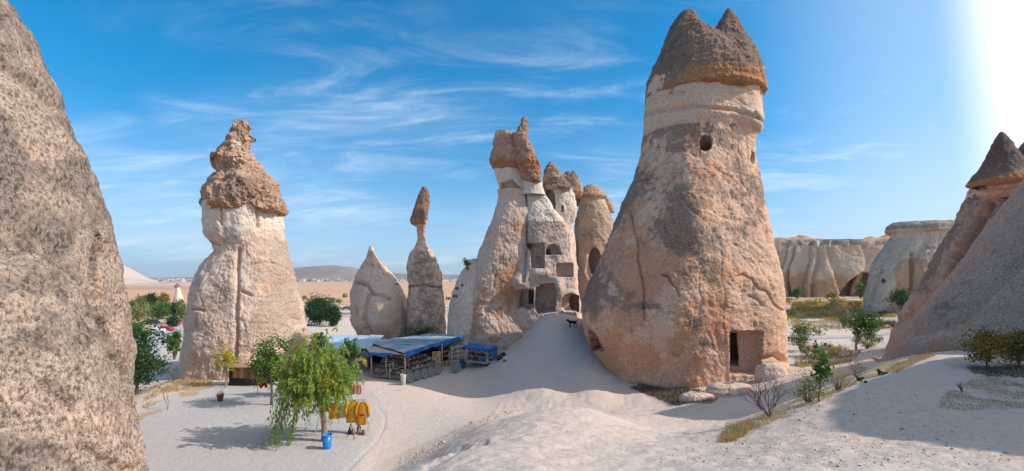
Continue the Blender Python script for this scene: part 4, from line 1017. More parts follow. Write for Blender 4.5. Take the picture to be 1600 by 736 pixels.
# trees of the car park
for i, (px, py, d, wpx, hpx, mt, lb) in enumerate([
        (246, 505, 125, 32, 34, GREEN, 'bright green tree in front of the white and red cars'), (216, 498, 120, 30, 24, OLIVE, 'pale olive tree behind the dark blue car'),
        (238, 471, 190, 12, 15, DKGREEN, 'dark conical tree on the far side of the car park'), (256, 485, 150, 24, 16, GREEN, 'broad green tree left of the distant white chimney'),
        (212, 482, 150, 30, 16, GREEN, 'low green tree nearest the rock flank in the car park'), (276, 488, 140, 18, 17, DKGREEN, 'dark green tree in front of the distant white chimney'),
        (256, 467, 230, 12, 9, AUTUMN, 'small brownish tree on the edge of the orange plain'), (222, 468, 210, 14, 8, AUTUMN, 'low rusty tree at the back of the car park'),
        (213, 520, 88, 24, 16, GREEN, 'green bush at the near edge of the car park'), (284, 485, 125, 12, 22, OLIVE, 'grey-green tree half hidden by the pale pink chimney'),
        (270, 503, 112, 16, 10, DKGREEN, 'low dark bush beside the car park lane')]):
    x = (px - CX) / F * d; g = gz(x, d); top = CZ - ((py - hpx) - HY) / F * d
    H = max(hpx / F * d, top - g)
    tree((x, d, g), H, wpx / F * d * 1.15, H * .95, mt, lb, nc=40, nl=50, ls=.42 * d / 120, clump=.5, tr=.12, seed=40 + i, group='car park trees', depth=wpx / F * d)
for i, (px, py, d, wpx, hpx, lb) in enumerate([(500, 501, 105, 44, 40, 'large dark green tree between the pale pink chimney and the small cone'), (520, 500, 101, 18, 26, 'smaller bluish green tree at the right of the large dark one')]):
    x = (px - CX) / F * d; g = gz(x, d); H = CZ - ((py - hpx) - HY) / F * d - g
    tree((x, d, g), H, wpx / F * d * 1.25, H * .97, DKGREEN, lb, nc=90, nl=90, ls=.40, clump=.42, tr=.2, seed=60 + i)
for i, (px, py, d, wpx, hpx) in enumerate([(519, 469, 230, 12, 10), (531, 472, 220, 14, 11), (539, 463, 300, 12, 7), (474, 466, 260, 9, 8), (700, 466, 260, 12, 7)]):
    x = (px - CX) / F * d
    bush(px, py, wpx, hpx, OLIVE, ['scrubby bush on the plain, nearest the large dark tree', 'round bush on the plain right of the large dark tree', 'farthest bush on the orange plain', 'tiny bush on the plain close to the pale pink chimney', 'scrub bush on the plain right of the slender chimney'][i], nc=9, nl=34, ls=.7, seed=70 + i, group='bushes on the plain', p=onw(x, d))
bush(658, 520, 62, 66, DKGREEN, 'wide dark green domed shrub behind the stall roof', nc=46, nl=80, ls=.14, seed=80, p=onw(at(657, 520, 46.4).x, 46.5), clump=.3, depth=1.2)
o = bush(730, 420, 22, 20, DKGREEN, 'tiny bluish shrub growing from the side of the pink column', nc=10, nl=28, ls=.16, seed=81, p=at(731, 423, 43.8), gap=.0)
# right-hand valley
tree(on(1338, 548), 4.3, 4.6, 3.1, GREEN, 'crooked green tree by the concrete path in the valley', nc=46, nl=80, ls=.18, clump=.3, tr=.10, seed=90, lean=(.3, 0), tf=.1, bark=PALEBARK, depth=3.6)
bush(1250, 548, 42, 55, GREEN, 'upright green bush against the right edge of the tallest chimney', nc=34, nl=70, ls=.15, seed=91)
bush(1355, 545, 48, 26, OLIVE, 'rounded olive bush at the foot of the crooked tree', nc=30, nl=70, ls=.13, seed=92)
tree(on(1409, 500), 5.2, 4.4, 4.0, DKGREEN, 'dark green tree at the foot of the flat-topped rock', nc=30, nl=60, ls=.28, clump=.34, tr=.12, seed=93)
bush(1280, 524, 32, 13, OLIVE, 'low grey-green bush on the bank above the concrete path', nc=16, nl=50, ls=.13, seed=94)
for i, (px, py, wpx, hpx, mt, lb) in enumerate([
        (1262, 556, 34, 22, OLIVE, 'yellow-green shrub nearest the tallest chimney in the dry brush'), (1286, 556, 46, 22, STRAW, 'tawny dry shrub in the middle of the dry brush row'), (1308, 556, 36, 20, OCHRE, 'mustard-coloured shrub at the right of the dry brush row'),
        (1257, 538, 36, 14, BROWNB, 'brownish shrub on top of the dry brush row')]):
    bush(px, py, wpx, hpx, mt, lb, nc=20, nl=60, ls=.11, seed=100 + i, group='dry shrubs in the valley')
FS = [(1233, 470, 26, 12, 'golden bush nearest the left end of the fluted cliff'), (1252, 478, 32, 14, 'golden bush just right of the tallest chimney'), (1236, 488, 34, 13, 'lowest golden bush beside the tallest chimney'), (1275, 472, 32, 12, 'golden bush left of the middle of the dry field'),
      (1296, 476, 38, 15, 'broad golden bush in the middle of the dry field'), (1318, 472, 36, 14, 'golden bush in front of the shadowed hollow of the cliff'), (1336, 476, 28, 12, 'golden bush nearest the flat-topped rock'), (1290, 489, 26, 11, 'golden bush at the head of the sandy gully'),
      (1314, 488, 36, 18, 'tall golden bush directly behind the crooked tree'), (1268, 490, 18, 9, 'small golden tuft standing alone on the bare sand'), (1304, 466, 28, 8, 'thin golden bush at the back of the dry field')]
for i, (px, py, wpx, hpx, lb) in enumerate(FS):
    bush(px, py + 6, wpx, hpx, OCHRE if i % 4 else STRAW, lb, nc=14, nl=44, ls=.26, seed=120 + i, group='golden bushes below the cliff')
for i, (px, py, wpx, hpx, lb) in enumerate([(1318, 512, 50, 36, 'wide shaded brown bush behind the crooked tree'), (1395, 512, 26, 12, 'small brown bush beside the leaning grey chimney'), (1374, 517, 30, 14, 'straw-coloured bush right of the crooked tree'), (1380, 494, 20, 10, 'grey-brown bush at the base of the flat-topped rock')]):
    bush(px, py, wpx, hpx, BROWNB if i != 2 else STRAW, lb, nc=18, nl=50, ls=.18, seed=150 + i)
for i, (px, py, wpx, hpx, lb) in enumerate([(1246, 462, 18, 22, 'dark green bush growing against the left of the fluted cliff'), (1345, 470, 18, 30, 'green bush by the shadowed hollow of the cliff'), (1300, 466, 16, 10, 'grey bush at the middle of the fluted cliff')]):
    d = 112; bush(px, py, wpx, hpx, GREEN if i < 2 else OLIVE, lb, nc=14, nl=44, ls=.4, seed=160 + i, p=onw((px - CX) / F * d, d))
# near ridge: sapling, shrubs, bare bush, autumn bushes
tree(on(1281, 628), 1.75, .55, 1.6, GREEN, 'slender bright green sapling on the grassy edge of the slope', nc=20, nl=16, ls=.10, clump=.5, tr=.018, seed=170, lw=.8, nb=6)
bush(1262, 630, 62, 52, OLIVE, 'open grey-green shrub around the slender sapling', nc=26, nl=34, ls=.055, seed=171, gap=.0, nb=14)
bush(1310, 612, 46, 48, STRAW, 'feathery straw-coloured shrub right of the sapling', nc=30, nl=50, ls=.05, seed=172, nb=16, lw=.2)
bush(1338, 590, 40, 28, BROWNB, 'brown wiry shrub where the grass edge meets the grey slope', nc=22, nl=44, ls=.05, seed=173, nb=14, lw=.25)
for i, (px, py, wpx, hpx, lb) in enumerate([(1542, 575, 80, 66, 'round autumn bush with orange and green leaves on the shaded slope'), (1592, 572, 50, 58, 'autumn bush cut by the right edge of the view')]):
    p = on(px, py); d = p.y
    tree(p, hpx / F * d, wpx / F * d, hpx / F * d * .93, AUTUMN, lb, 'shrub', 'shrub', nc=40, nl=52, ls=.075, clump=.34, tr=.025, seed=180 + i, lw=.75)
bush(1377, 586, 26, 8, DKGREEN, 'low bluish green weed on the edge of the shaded slope', nc=12, nl=34, ls=.05, seed=183)
bush(1348, 598, 22, 8, DKGREEN, 'low green weed left of the bluish one on the slope edge', nc=10, nl=30, ls=.05, seed=184)


def bare_bush(p, H, W, label, seed, nb=9, mat=None, lvl=3, r=.022):
    R = random.Random(seed); mb = MB(); o = empty('bare_bush', p, label, 'shrub')
    def grow(a, d, ln, rad, lv):
        q = a + d * ln * .5 + Vector((R.uniform(-1, 1), R.uniform(-1, 1), R.uniform(-.3, .6))) * ln * .08; b = q + (d + Vector((R.uniform(-.3, .3), R.uniform(-.3, .3), R.uniform(-.1, .3)))).normalized() * ln * .5
        mb.tube([a, q, b], [rad, rad * .8, rad * .55], 4, False)
        if lv:
            for _ in range(3 if lv > 1 else 4):
                e = (d + Vector((R.uniform(-.8, .8), R.uniform(-.8, .8), R.uniform(-.3, .6)))).normalized()
                grow(a.lerp(b, R.uniform(.45, 1)), e, ln * R.uniform(.5, .75), rad * .5, lv - 1)
    for k in range(nb):
        a = R.uniform(0, 6.28)
        grow(Vector((0, 0, -.03)), Vector((math.cos(a) * W / H * .8, math.sin(a) * W / H * .5, 1)).normalized(), H * .55, r, lvl)
    mb.build('twigs', mat or BARK, o)
    return o
GREYTWIG = plain('grey_twig', (.23, .17, .15), (.15, .11, .095), 12)
bare_bush(on(1204, 652), 1.0, 1.1, 'leafless grey bush in front of the tallest chimney at the slope edge', 3, 8, GREYTWIG, 3, .018)
bare_bush(on(1504, 612), .34, .2, 'small dead stump with a few twigs in the dry patch at the right', 5, 3, GREYTWIG, 1, .012)
bare_bush(on(262, 640), 2.0, .3, 'thin bare sapling stem on the bank by the rock flank', 6, 2, GREYTWIG, 1, .014)
bare_bush(onw(at(285, 590, 36).x, 35), 1.3, 1.3, 'thorny grey bush at the foot of the pale pink chimney', 8, 9, GREYTWIG, 2, .015)


# ------------------------------------------------------------------ grass and brush nobody could count
def blades(name, poly, n, h, mat, label, dmax=1e9, w=.012, lean=.5, dens=None, seed=0, dmin=0, clump=0):
    """dry blades over the ground inside a patch outlined in plan (x, y)"""
    R = np.random.RandomState(seed); poly = np.array(poly)
    lo, hi = poly.min(0), poly.max(0); P = np.zeros((0, 2))
    while len(P) < n:
        q = R.uniform(lo, hi, (n * 3, 2)); q = q[inpoly(q[:, 0], q[:, 1], poly)]
        if clump: q = q[fbm(np.stack([q[:, 0], q[:, 1], q[:, 0] * 0], -1) * clump, 2, off=seed) > R.uniform(-.4, .45, len(q))]
        P = np.concatenate([P, q])
    P = P[:n]; z = height(P[:, 0], P[:, 1])
    B = np.stack([P[:, 0], P[:, 1], z - .01], -1); hh = h * R.uniform(.4, 1.3, n)
    a = R.uniform(0, 6.283, n); tip = B + np.stack([np.cos(a) * hh * lean * R.uniform(.2, 1.2, n), np.sin(a) * hh * lean * R.uniform(.2, 1.2, n), hh], -1)
    b = R.uniform(0, 6.283, n); s = np.stack([np.cos(b), np.sin(b), b * 0], -1) * (w * R.uniform(.6, 1.5, n))[:, None]
    V = np.stack([B - s, B + s, tip], 1).reshape(-1, 3)
    zn = np.zeros((n, 3)); zn[:, 0] = R.uniform(0, 1, n); zn[:, 1] = R.uniform(0, 1, n)
    o = mesh_np(name, V, np.arange(n * 3).reshape(n, 3), mat, smooth=False, zone=np.repeat(zn, 3, 0), origin=tuple(B.mean(0)))
    return tag(o, label, kind='stuff')


def plan(pts): return [tuple(on(a, b))[:2] for a, b in pts]
blades('dry_grass', plan([(1122, 690), (1140, 668), (1200, 644), (1250, 626), (1310, 606), (1345, 588), (1372, 586), (1330, 604), (1270, 640), (1200, 664), (1150, 690)]), 5200, .085, STRAW, 'strip of dry straw grass along the edge of the slope', w=.005, seed=1, clump=1.2)
blades('dry_grass', plan([(1120, 692), (1135, 672), (1170, 660), (1178, 668), (1150, 690)]), 2600, .16, STRAW, 'thick tuft of dry grass at the low end of the slope edge', w=.006, seed=2)
blades('dry_brush', plan([(1465, 636), (1480, 612), (1530, 588), (1640, 576), (1640, 640), (1560, 640), (1500, 648)]), 7000, .055, STRAW, 'flat patch of dead brown weeds on the shaded slope', w=.005, lean=1.0, seed=3, clump=.8)
blades('dry_brush', plan([(1510, 575), (1640, 570), (1640, 590), (1520, 586)]), 3000, .10, BROWNB, 'brown weeds under the autumn bushes', w=.008, lean=.9, seed=4)
blades('dry_brush', plan([(985, 606), (1010, 598), (1060, 604), (1102, 614), (1112, 628), (1060, 634), (1025, 622)]), 7000, .20, BROWNB, 'dark brown brush spread below the left face of the tallest chimney', w=.02, lean=.9, seed=5)
blades('dry_grass', plan([(1060, 622), (1085, 612), (1125, 622), (1110, 632), (1070, 630)]), 1800, .16, STRAW, 'tan grass around the low rock hump', w=.012, seed=6)
blades('dry_grass', plan([(1380, 580), (1405, 568), (1450, 552), (1462, 556), (1400, 582)]), 2600, .09, STRAW, 'tan grass where the shaded slope meets the grey rock', w=.007, seed=7)
blades('dry_grass', plan([(225, 622), (300, 585), (350, 580), (330, 600), (262, 622), (222, 645)]), 5000, .15, STRAW, 'dry grass on the bank left of the plaza', w=.014, seed=8, clump=.5)
blades('dry_grass', plan([(1225, 500), (1240, 472), (1400, 470), (1400, 500), (1330, 500)]), 22000, .5, OCHRE, 'golden dry grass on the valley floor below the cliff', w=.06, seed=9, clump=.12)
blades('dry_grass', plan([(1235, 506), (1250, 496), (1330, 500), (1400, 500), (1400, 512), (1330, 514), (1250, 518)]), 3500, .3, STRAW, 'straw-coloured grass above the concrete path', w=.03, seed=11, clump=.3)
blades('dry_grass', plan([(1240, 560), (1300, 545), (1345, 550), (1330, 565), (1250, 575)]), 3000, .3, STRAW, 'dry grass in front of the valley shrubs', w=.025, seed=10, clump=.4)


def pebbles(poly, n, r, mat, label, seed):
    R = np.random.RandomState(seed); poly = np.array(poly); lo, hi = poly.min(0), poly.max(0); P = np.zeros((0, 2))
    while len(P) < n:
        q = R.uniform(lo, hi, (n * 2, 2)); P = np.concatenate([P, q[inpoly(q[:, 0], q[:, 1], poly)]])
    P = P[:n]; z = height(P[:, 0], P[:, 1]); s = r * np.exp(R.normal(size=n) * .5)
    octv = np.array([(1, 0, 0), (0, 1, 0), (-1, 0, 0), (0, -1, 0), (0, 0, .7), (0, 0, -.6)]); of = np.array([(0, 1, 4), (1, 2, 4), (2, 3, 4), (3, 0, 4), (1, 0, 5), (2, 1, 5), (3, 2, 5), (0, 3, 5)])
    V = octv[None] * s[:, None, None] * R.uniform(.6, 1.3, (n, 6, 1)) + np.stack([P[:, 0], P[:, 1], z + s * .15], -1)[:, None]
    Fq = (of[None] + (np.arange(n) * 6)[:, None, None]).reshape(-1, 3)
    return tag(mesh_np('pebbles', V.reshape(-1, 3), Fq, mat, smooth=True, origin=(P[:, 0].mean(), P[:, 1].mean(), z.mean())), label, kind='stuff')
PEB = plain('pale_pebble', (.55, .45, .38), (.46, .38, .32), 2, coord='Generated')
pebbles(plan([(620, 720), (700, 678), (800, 637), (830, 632), (800, 646), (700, 690), (640, 730)]), 900, .022, PEB, 'gravel along the foot of the pale ridge', 1)
pebbles(plan([(1000, 730), (1100, 690), (1250, 640), (1400, 590), (1460, 640), (1600, 720), (1300, 735)]), 2600, .009, PEB, 'small stones strewn over the near slope', 2)
pebbles([(-24, 20), (-12, 19), (-9, 22), (-9, 32), (-20, 32), (-24, 28)], 2500, .014, PEB, 'loose gravel on the grey plaza', 3)

# ------------------------------------------------------------------ stall, cart, goods
SHEET = plain('blue_grey_metal_sheet', (.30, .42, .50), (.23, .34, .43), 1.4, .5, .15, .5)
SHEET2 = plain('pale_metal_sheet', (.50, .55, .58), (.42, .46, .50), 1.4, .5, .15, .5)
PINKB = plain('pinkish_board', (.60, .48, .40), (.50, .38, .31), 2, .8)
DISC = plain('grey_round_tray', (.22, .255, .275), (.14, .165, .18), 7, .55, .3, .5)
DISC2 = plain('brown_grey_round_tray', (.27, .25, .235), (.18, .165, .155), 7, .6, .3, .4)


def P3(x, y, z=0): return Vector((x, y, z))


def quadsheet(mb, a, b, c_, d, th=.03):
    a, b, c_, d = map(Vector, (a, b, c_, d)); n = (b - a).cross(d - a).normalized()
    if n.z < 0: n = -n
    V = [a, b, c_, d, a - n * th, b - n * th, c_ - n * th, d - n * th]
    return mb.add(V, [(0, 1, 2, 3), (7, 6, 5, 4), (0, 4, 5, 1), (1, 5, 6, 2), (2, 6, 7, 3), (3, 7, 4, 0)])


FL, FR, BR_, BL_ = P3(-8.6, 35.7, 2.25), P3(-4.45, 45.4, 2.5), P3(-8.7, 46.2, 2.5), P3(-14.0, 43.0, 2.1)
LM = P3(-11.6, 36.6, 2.12)
stb = Vector((-8.8, 41, gz(-8.8, 41)))
st = empty('souvenir_stall', stb, 'long open souvenir stall under a low blue-grey sheet metal roof edged with blue tarpaulin', 'stall')
def lc_(v): return Vector(v) - stb
# roof: overlapping metal sheets, one object each
R = random.Random(4)
nu, nv = 5, 8
for i in range(nu):
    for j in range(nv):
        def pt(u, v, o_=0):
            left = FL.lerp(FR, v); back = BL_.lerp(BR_, v)
            return left.lerp(back, u) + Vector((0, 0, o_ + .12 * math.sin(v * 5 + 1) * .4 - .10 * math.sin(math.pi * u) * .3))
        e = R.uniform(-.012, .012); o_ = (.045 if (i + j) % 2 else .015) + R.uniform(0, .02)
        mb = MB(); quadsheet(mb, lc_(pt(i / nu - .006, j / nv - .008, o_)), lc_(pt((i + 1) / nu + .008, j / nv - .008, o_ + e)), lc_(pt((i + 1) / nu + .008, (j + 1) / nv + .008, o_)), lc_(pt(i / nu - .006, (j + 1) / nv + .008, o_ - e)), .02)
        mb.build('roof_sheet', SHEET2 if (i == 0 and j < 3) or (j == nv - 1 and i > 1) or R.random() < .12 else SHEET, st)
# lower left roof with pinkish board
mb = MB(); quadsheet(mb, lc_(FL + Vector((-.15, .1, -.10))), lc_(LM + Vector((0, 0, -.05))), lc_(P3(-14.2, 42.9, 1.98)), lc_(P3(-12.6, 41.8, 2.05)), .04); mb.build('side_roof_board', PINKB, st)
# blue tarpaulin edges, crumpled
def drape(name, a, b, drop, par, org, mat=BLUE, n=40, amp=.05, seed=0, out=(0, 0), rows=5, side=.0):
    a, b = Vector(a), Vector(b); rr2 = random.Random(seed); V = []; Fc = []
    for j in range(rows):
        for i in range(n + 1):
            u = i / n; v = j / (rows - 1)
            p = a.lerp(b, u) + Vector((out[0], out[1], 0)) * (amp * math.sin(u * 37 + v * 3 + seed) + .06 * v + rr2.uniform(-1, 1) * amp * .3) + Vector((0, 0, .03 - drop * v * (1 + .25 * math.sin(u * 11 + seed) + .12 * math.sin(u * 47))))
            V.append(p - Vector(org))
    for j in range(rows - 1):
        for i in range(n): k = j * (n + 1) + i; Fc.append((k, k + 1, k + n + 2, k + n + 1))
    m_ = MB(); m_.add(V, Fc); o = m_.build(name, mat, par, smooth=True)
    md = o.modifiers.new('thickness', 'SOLIDIFY'); md.thickness = .012
    return o
drape('tarpaulin_edge', FL + Vector((.05, -.02, .08)), FR + Vector((.05, -.02, .1)), .40, st, stb, out=(.93, -.37), seed=1, n=60)
drape('tarpaulin_edge', LM + Vector((0, -.05, .02)), FL + Vector((-.9, .1, -.05)), .26, st, stb, out=(-.2, -1), seed=2, n=24)
drape('tarpaulin_edge', P3(-13.9, 38.9, 2.02), LM + Vector((-.05, 0, 0)), .28, st, stb, out=(-.6, -.8), seed=3, n=24)
# posts
for (x, y, h, mt) in [(-8.55, 35.75, 2.2, PALEWOOD), (-6.35, 40.6, 2.3, PALEWOOD), (-4.5, 45.2, 2.45, PALEWOOD), (-11.55, 36.75, 2.05, GREYWOOD), (-13.8, 38.9, 1.95, WOOD), (-13.9, 43.0, 2.05, WOOD), (-8.8, 45.8, 2.4, WOOD), (-10.2, 36.3, 1.9, GREYWOOD)]:
    g = gz(x, y); mb = MB(); mb.tube([lc_((x, y, g - .2)), lc_((x + .02, y, 1.1)), lc_((x, y, h))], [.065, .06, .058], 7); mb.build('post', mt, st, smooth=True)
mb = MB(); mb.tube([lc_(FL - Vector((0, 0, .08))), lc_(FR - Vector((0, 0, .08)))], .05, 6); mb.build('eaves_beam', WOOD, st)
mb = MB(); mb.tube([lc_(FL - Vector((0, 0, .1))), lc_(LM - Vector((0, 0, .1)))], .05, 6); mb.build('eaves_beam', WOOD, st)
# back and inner cloth walls
fd = (FR - FL).normalized(); fd.z = 0; inn = Vector((-.93, .37, 0))
mb = MB(); mb.tube([lc_((0, 0, 0))] * 2, .001, 3) if False else None
a, b = BL_.copy(), BR_.copy()
mb.add([lc_((a.x, a.y, -.1)), lc_((b.x, b.y, -.1)), lc_((b.x, b.y, b.z - .05)), lc_((a.x, a.y, a.z - .05)), lc_((a.x - .06, a.y + .06, -.1)), lc_((b.x - .06, b.y + .06, -.1)), lc_((b.x - .06, b.y + .06, b.z - .05)), lc_((a.x - .06, a.y + .06, a.z - .05))], [(0, 1, 2, 3), (5, 4, 7, 6), (0, 3, 7, 4), (1, 5, 6, 2), (3, 2, 6, 7)])
mb.build('back_wall', DARK, st)
mb = MB(); q0 = FL.lerp(BL_, .45); q1 = FR.lerp(BR_, .45)
mb.add([lc_((q0.x, q0.y, -.1)), lc_((q1.x, q1.y, -.1)), lc_((q1.x, q1.y, 2.1)), lc_((q0.x, q0.y, 2.0)), lc_((q0.x - .05, q0.y + .05, -.1)), lc_((q1.x - .05, q1.y + .05, -.1)), lc_((q1.x - .05, q1.y + .05, 2.1)), lc_((q0.x - .05, q0.y + .05, 2.0))], [(0, 1, 2, 3), (5, 4, 7, 6), (0, 3, 7, 4), (1, 5, 6, 2), (3, 2, 6, 7)])
mb.build('inner_wall', plain('dark_red_rug', (.10, .025, .02), (.045, .03, .025), 9), st)

# stepped display racks with wares
WARES = []
for nm, c1 in [('ochre', (.42, .24, .10)), ('white', (.70, .66, .58)), ('brown', (.16, .09, .05)), ('grey', (.30, .30, .29)), ('red', (.36, .07, .04)), ('teal', (.05, .20, .22)), ('dark', (.05, .045, .04))]:
    WARES.append(plain('glazed_' + nm, c1, None, 8, .4, .1, .5))


def shelf(name, p0, p1, tiers, dep, h0, dh, label, inward, wares=260, seed=0, wmat=GREYWOOD, size=.07, cat='display rack'):
    """a stepped rack between two ground points, tiers rising inward, crowded with small wares"""
    R = random.Random(seed); p0, p1 = Vector(p0), Vector(p1); base = (p0 + p1) / 2; base.z = gz(base.x, base.y)
    o = empty(name, base, label, cat)
    d = (p1 - p0); d.z = 0; L = d.length; d.normalize(); iv = Vector((inward[0], inward[1], 0)).normalized()
    rz = math.atan2(d.y, d.x)
    for k in range(tiers):
        c_ = iv * (dep * (k + .5)); z = h0 + dh * k
        mb = MB(); mb.box((c_.x, c_.y, z), (L, dep * .95, .035), rz); mb.build('shelf_board', wmat, o)
    for s in (-1, 1):
        for kk in (0, tiers - 1):
            c_ = iv * (dep * (kk + .5)) + d * s * (L / 2 - .04)
            mb = MB(); mb.box((c_.x, c_.y, (h0 + dh * kk) / 2 - .1), (.05, .05, h0 + dh * kk + .2), rz); mb.build('leg', wmat, o)
    mb = MB()
    for q in range(wares):
        k = R.randrange(tiers); u = R.uniform(-.48, .48) * L; v = R.uniform(.15, .85) * dep
        c_ = iv * (dep * k + v) + d * u; z = h0 + dh * k + .02; r = size * R.uniform(.5, 1.1); hh = size * R.uniform(1.2, 3.0)
        mb.mi = R.randrange(len(WARES))
        if R.random() < .7: mb.lathe([(r * .6, 0), (r, hh * .4), (r * .55, hh * .8), (r * .7, hh), (.001, hh)], (c_.x, c_.y, z), 6)
        else: mb.box((c_.x, c_.y, z + hh / 2), (r * 1.4, r * 1.4, hh), R.uniform(0, 3))
    w_ = mb.build('wares', WARES, None, loc=base, smooth=False)
    tag(w_, 'crowd of small pots and trinkets on the ' + label.split(' holding')[0], kind='stuff')
    return o
shelf('display_rack', (-8.45, 35.3, 0), (-6.35, 39.9, 0), 4, .42, .45, .30, 'long stepped rack holding trinkets behind the round trays', inn, 520, 1, size=.075)
shelf('display_rack', (-11.3, 36.3, 0), (-8.9, 35.55, 0), 5, .36, .25, .32, 'steep rack at the left end of the stall holding grey wares', (.25, 1), 420, 2, size=.07)
shelf('display_rack', (-5.9, 42.0, 0), (-5.2, 43.9, 0), 4, .30, .5, .34, 'short rack in the dark middle bay of the stall holding small wares', inn, 120, 3, size=.06)

# hanging textiles and boards inside
def cloth(name, x, y, z, wd, hh, rz, mat, label, cat, seed=0, group=None, amp=.05):
    R = random.Random(seed); n, r_ = 10, 8; V = []; Fc = []
    for j in range(r_ + 1):
        for i in range(n + 1):
            u = i / n - .5; v = j / r_
            V.append((u * wd * (1 + .08 * math.sin(v * 6 + seed)), amp * math.sin(u * 22 + seed + v) * (.4 + v) + R.uniform(-.01, .01), -v * hh * (1 + .06 * math.sin(u * 9 + seed))))
    for j in range(r_):
        for i in range(n): k = j * (n + 1) + i; Fc.append((k, k + 1, k + n + 2, k + n + 1))
    m_ = MB(); m_.add(V, Fc); o = m_.build(name, mat, None, loc=(x, y, z), smooth=True); o.rotation_euler = (0, 0, rz)
    md = o.modifiers.new('thickness', 'SOLIDIFY'); md.thickness = .012
    return tag(o, label, cat, group)
def clm(n_, a, b=None): return plain(n_, a, b, 5, .85, .3)
ORG, RED, YEL, NAVY, MAR = clm('orange_cloth', (.60, .17, .04)), clm('red_cloth', (.55, .05, .03)), clm('yellow_cloth', (.72, .38, .03), (.62, .28, .02)), clm('navy_cloth', (.03, .05, .16)), clm('maroon_cloth', (.20, .04, .03))
for i, (x, y, wd, hh, mt, lb) in enumerate([(-12.5, 37.7, .38, 1.1, ORG, 'orange shawl hanging leftmost under the blue edge of the stall'), (-12.1, 37.3, .34, 1.0, clm('rust_cloth', (.40, .16, .09)), 'rust-coloured shawl hanging beside the orange one'),
                                            (-11.75, 37.0, .30, 1.15, MAR, 'dark maroon shawl hanging at the corner post of the stall')]):
    cloth('hanging_shawl', x, y, 1.92, wd, hh, .75, mt, lb, 'shawl', i, 'shawls hanging at the left end of the stall')
mb = MB(); mb.box((0, 0, .85), (.75, .06, 1.7)); mb.mi = 1
for k in range(10): mb.lathe([(.001, 0), (.07, 0), (.05, -.03)], (random.Random(k).uniform(-.28, .28), -.04, .3 + .14 * k), 8, 'Y')
o = mb.build('display_board', [PALEWOOD, WARES[6]], None, loc=(-6.75, 40.0, gz(-6.75, 40) + .1)); o.rotation_euler = (0, 0, 1.19 - 1.57 + .6)
tag(o, 'upright tan board with small dark objects beside the right-hand post of the stall', 'display board')

# five round trays leaning in a row, and two more by the ladder
def tray(x, y, r, rz, mt, label, group=None, tilt=.22):
    o = empty('round_tray', (x, y, gz(x, y)), label, 'round tray', group, rz)
    mb = MB(); mb.lathe([(.001, -.02), (r * .35, -.02), (r * .38, -.035), (r * .42, -.02), (r * .86, -.02), (r * .9, -.06), (r, -.05), (r, .03), (.001, .03)], (0, 0, 0), 26, 'Y')
    d_ = mb.build('tray_disc', mt, o, smooth=False); d_.location = (0, .12, r * math.cos(tilt) + .01); d_.rotation_euler = (-tilt, 0, 0)
    mb = MB(); mb.lathe([(.001, -.05), (r * .14, -.045), (r * .17, -.02), (.001, -.02)], (0, 0, 0), 14, 'Y')
    e_ = mb.build('boss', mt, d_)
    return o
fa = math.atan2(4.6, 2.1)
lbl = ['round grey tray at the near left end of the row below the long rack', 'second round tray from the left in the row below the long rack', 'middle round tray of the five in front of the stall', 'brownish round tray, fourth in the row in front of the stall', 'largest bluish round tray at the right end of the row by the post']
for i in range(5):
    u = (i + .35) / 5
    x, y = -8.02 + 1.95 * u, 34.75 + 4.6 * u
    tray(x, y, (.45, .44, .46, .45, .53)[i], fa, DISC2 if i == 3 else DISC, lbl[i], 'round trays in a row before the stall')
tray(-4.85, 39.9, .50, fa - .35, DISC, 'round blue-grey tray leaning at the foot of the white ladder rack')
tray(-4.45, 41.0, .46, fa - .1, plain('dark_blue_tray', (.04, .09, .16), None, 6, .5), 'dark blue round tray behind the ladder rack tray')
mb = MB(); mb.lathe([(.18, 0), (.20, .25), (.23, .8), (.20, .82), (.17, .3)], (0, 0, 0), 14)
mb.build('body', plain('pale_drum', (.50, .50, .46), None, 6), empty('drum', (-8.35, 34.35, gz(-8.35, 34.35)), 'pale upright drum at the near left end of the tray row', 'drum'), smooth=True)
# white ladder rack
lr = empty('ladder_rack', (-5.0, 41.2, gz(-5, 41.2)), 'white wooden ladder-like rack standing at the right bay of the stall', 'rack', None, fa - .25)
for x in (-.75, 0, .85):
    mb = MB(); mb.box((x, 0, 1.15), (.07, .05, 2.3)); mb.build('upright', plain('white_wood', (.62, .60, .56), None, 6) if x == -.75 else bpy.data.materials['white_wood'], lr)
for k in range(4):
    mb = MB(); mb.box((.05, -.01, .78 + .42 * k), (1.7, .035, .06)); mb.build('rung', bpy.data.materials['white_wood'], lr)
# cart with blue cover
ct = empty('display_cart', (-2.95, 41.4, gz(-2.95, 41.4)), 'small wheeled display cart of goods under a drooping blue tarpaulin cover', 'cart', None, -.55)
for (x, y) in ((-1.25, -.75), (1.25, -.75), (-1.25, .75), (1.25, .75)):
    mb = MB(); mb.tube([(x, y, .15), (x * 1.02, y, 1.0), (x, y, 1.72)], .045, 6); mb.build('post', PALEWOOD if x < 0 else GREYWOOD, ct)
    mb = MB(); mb.lathe([(.001, -.05), (.16, -.05), (.17, 0), (.16, .05), (.001, .05)], (x, y, .17), 14, 'Y'); mb.build('wheel', DARK, ct, smooth=False)
mb = MB(); mb.box((0, 0, .42), (2.7, 1.6, .06)); mb.box((0, -.8, .36), (2.75, .05, .10)); mb.build('deck', GREYWOOD, ct)
mb = MB(); mb.box((0, 0, .85), (2.5, .9, .05)); mb.box((1.26, 0, 1.1), (.05, 1.5, .08)); mb.build('shelf_board', GREYWOOD, ct)
V = []; Fc = []; n_, m_ = 26, 14
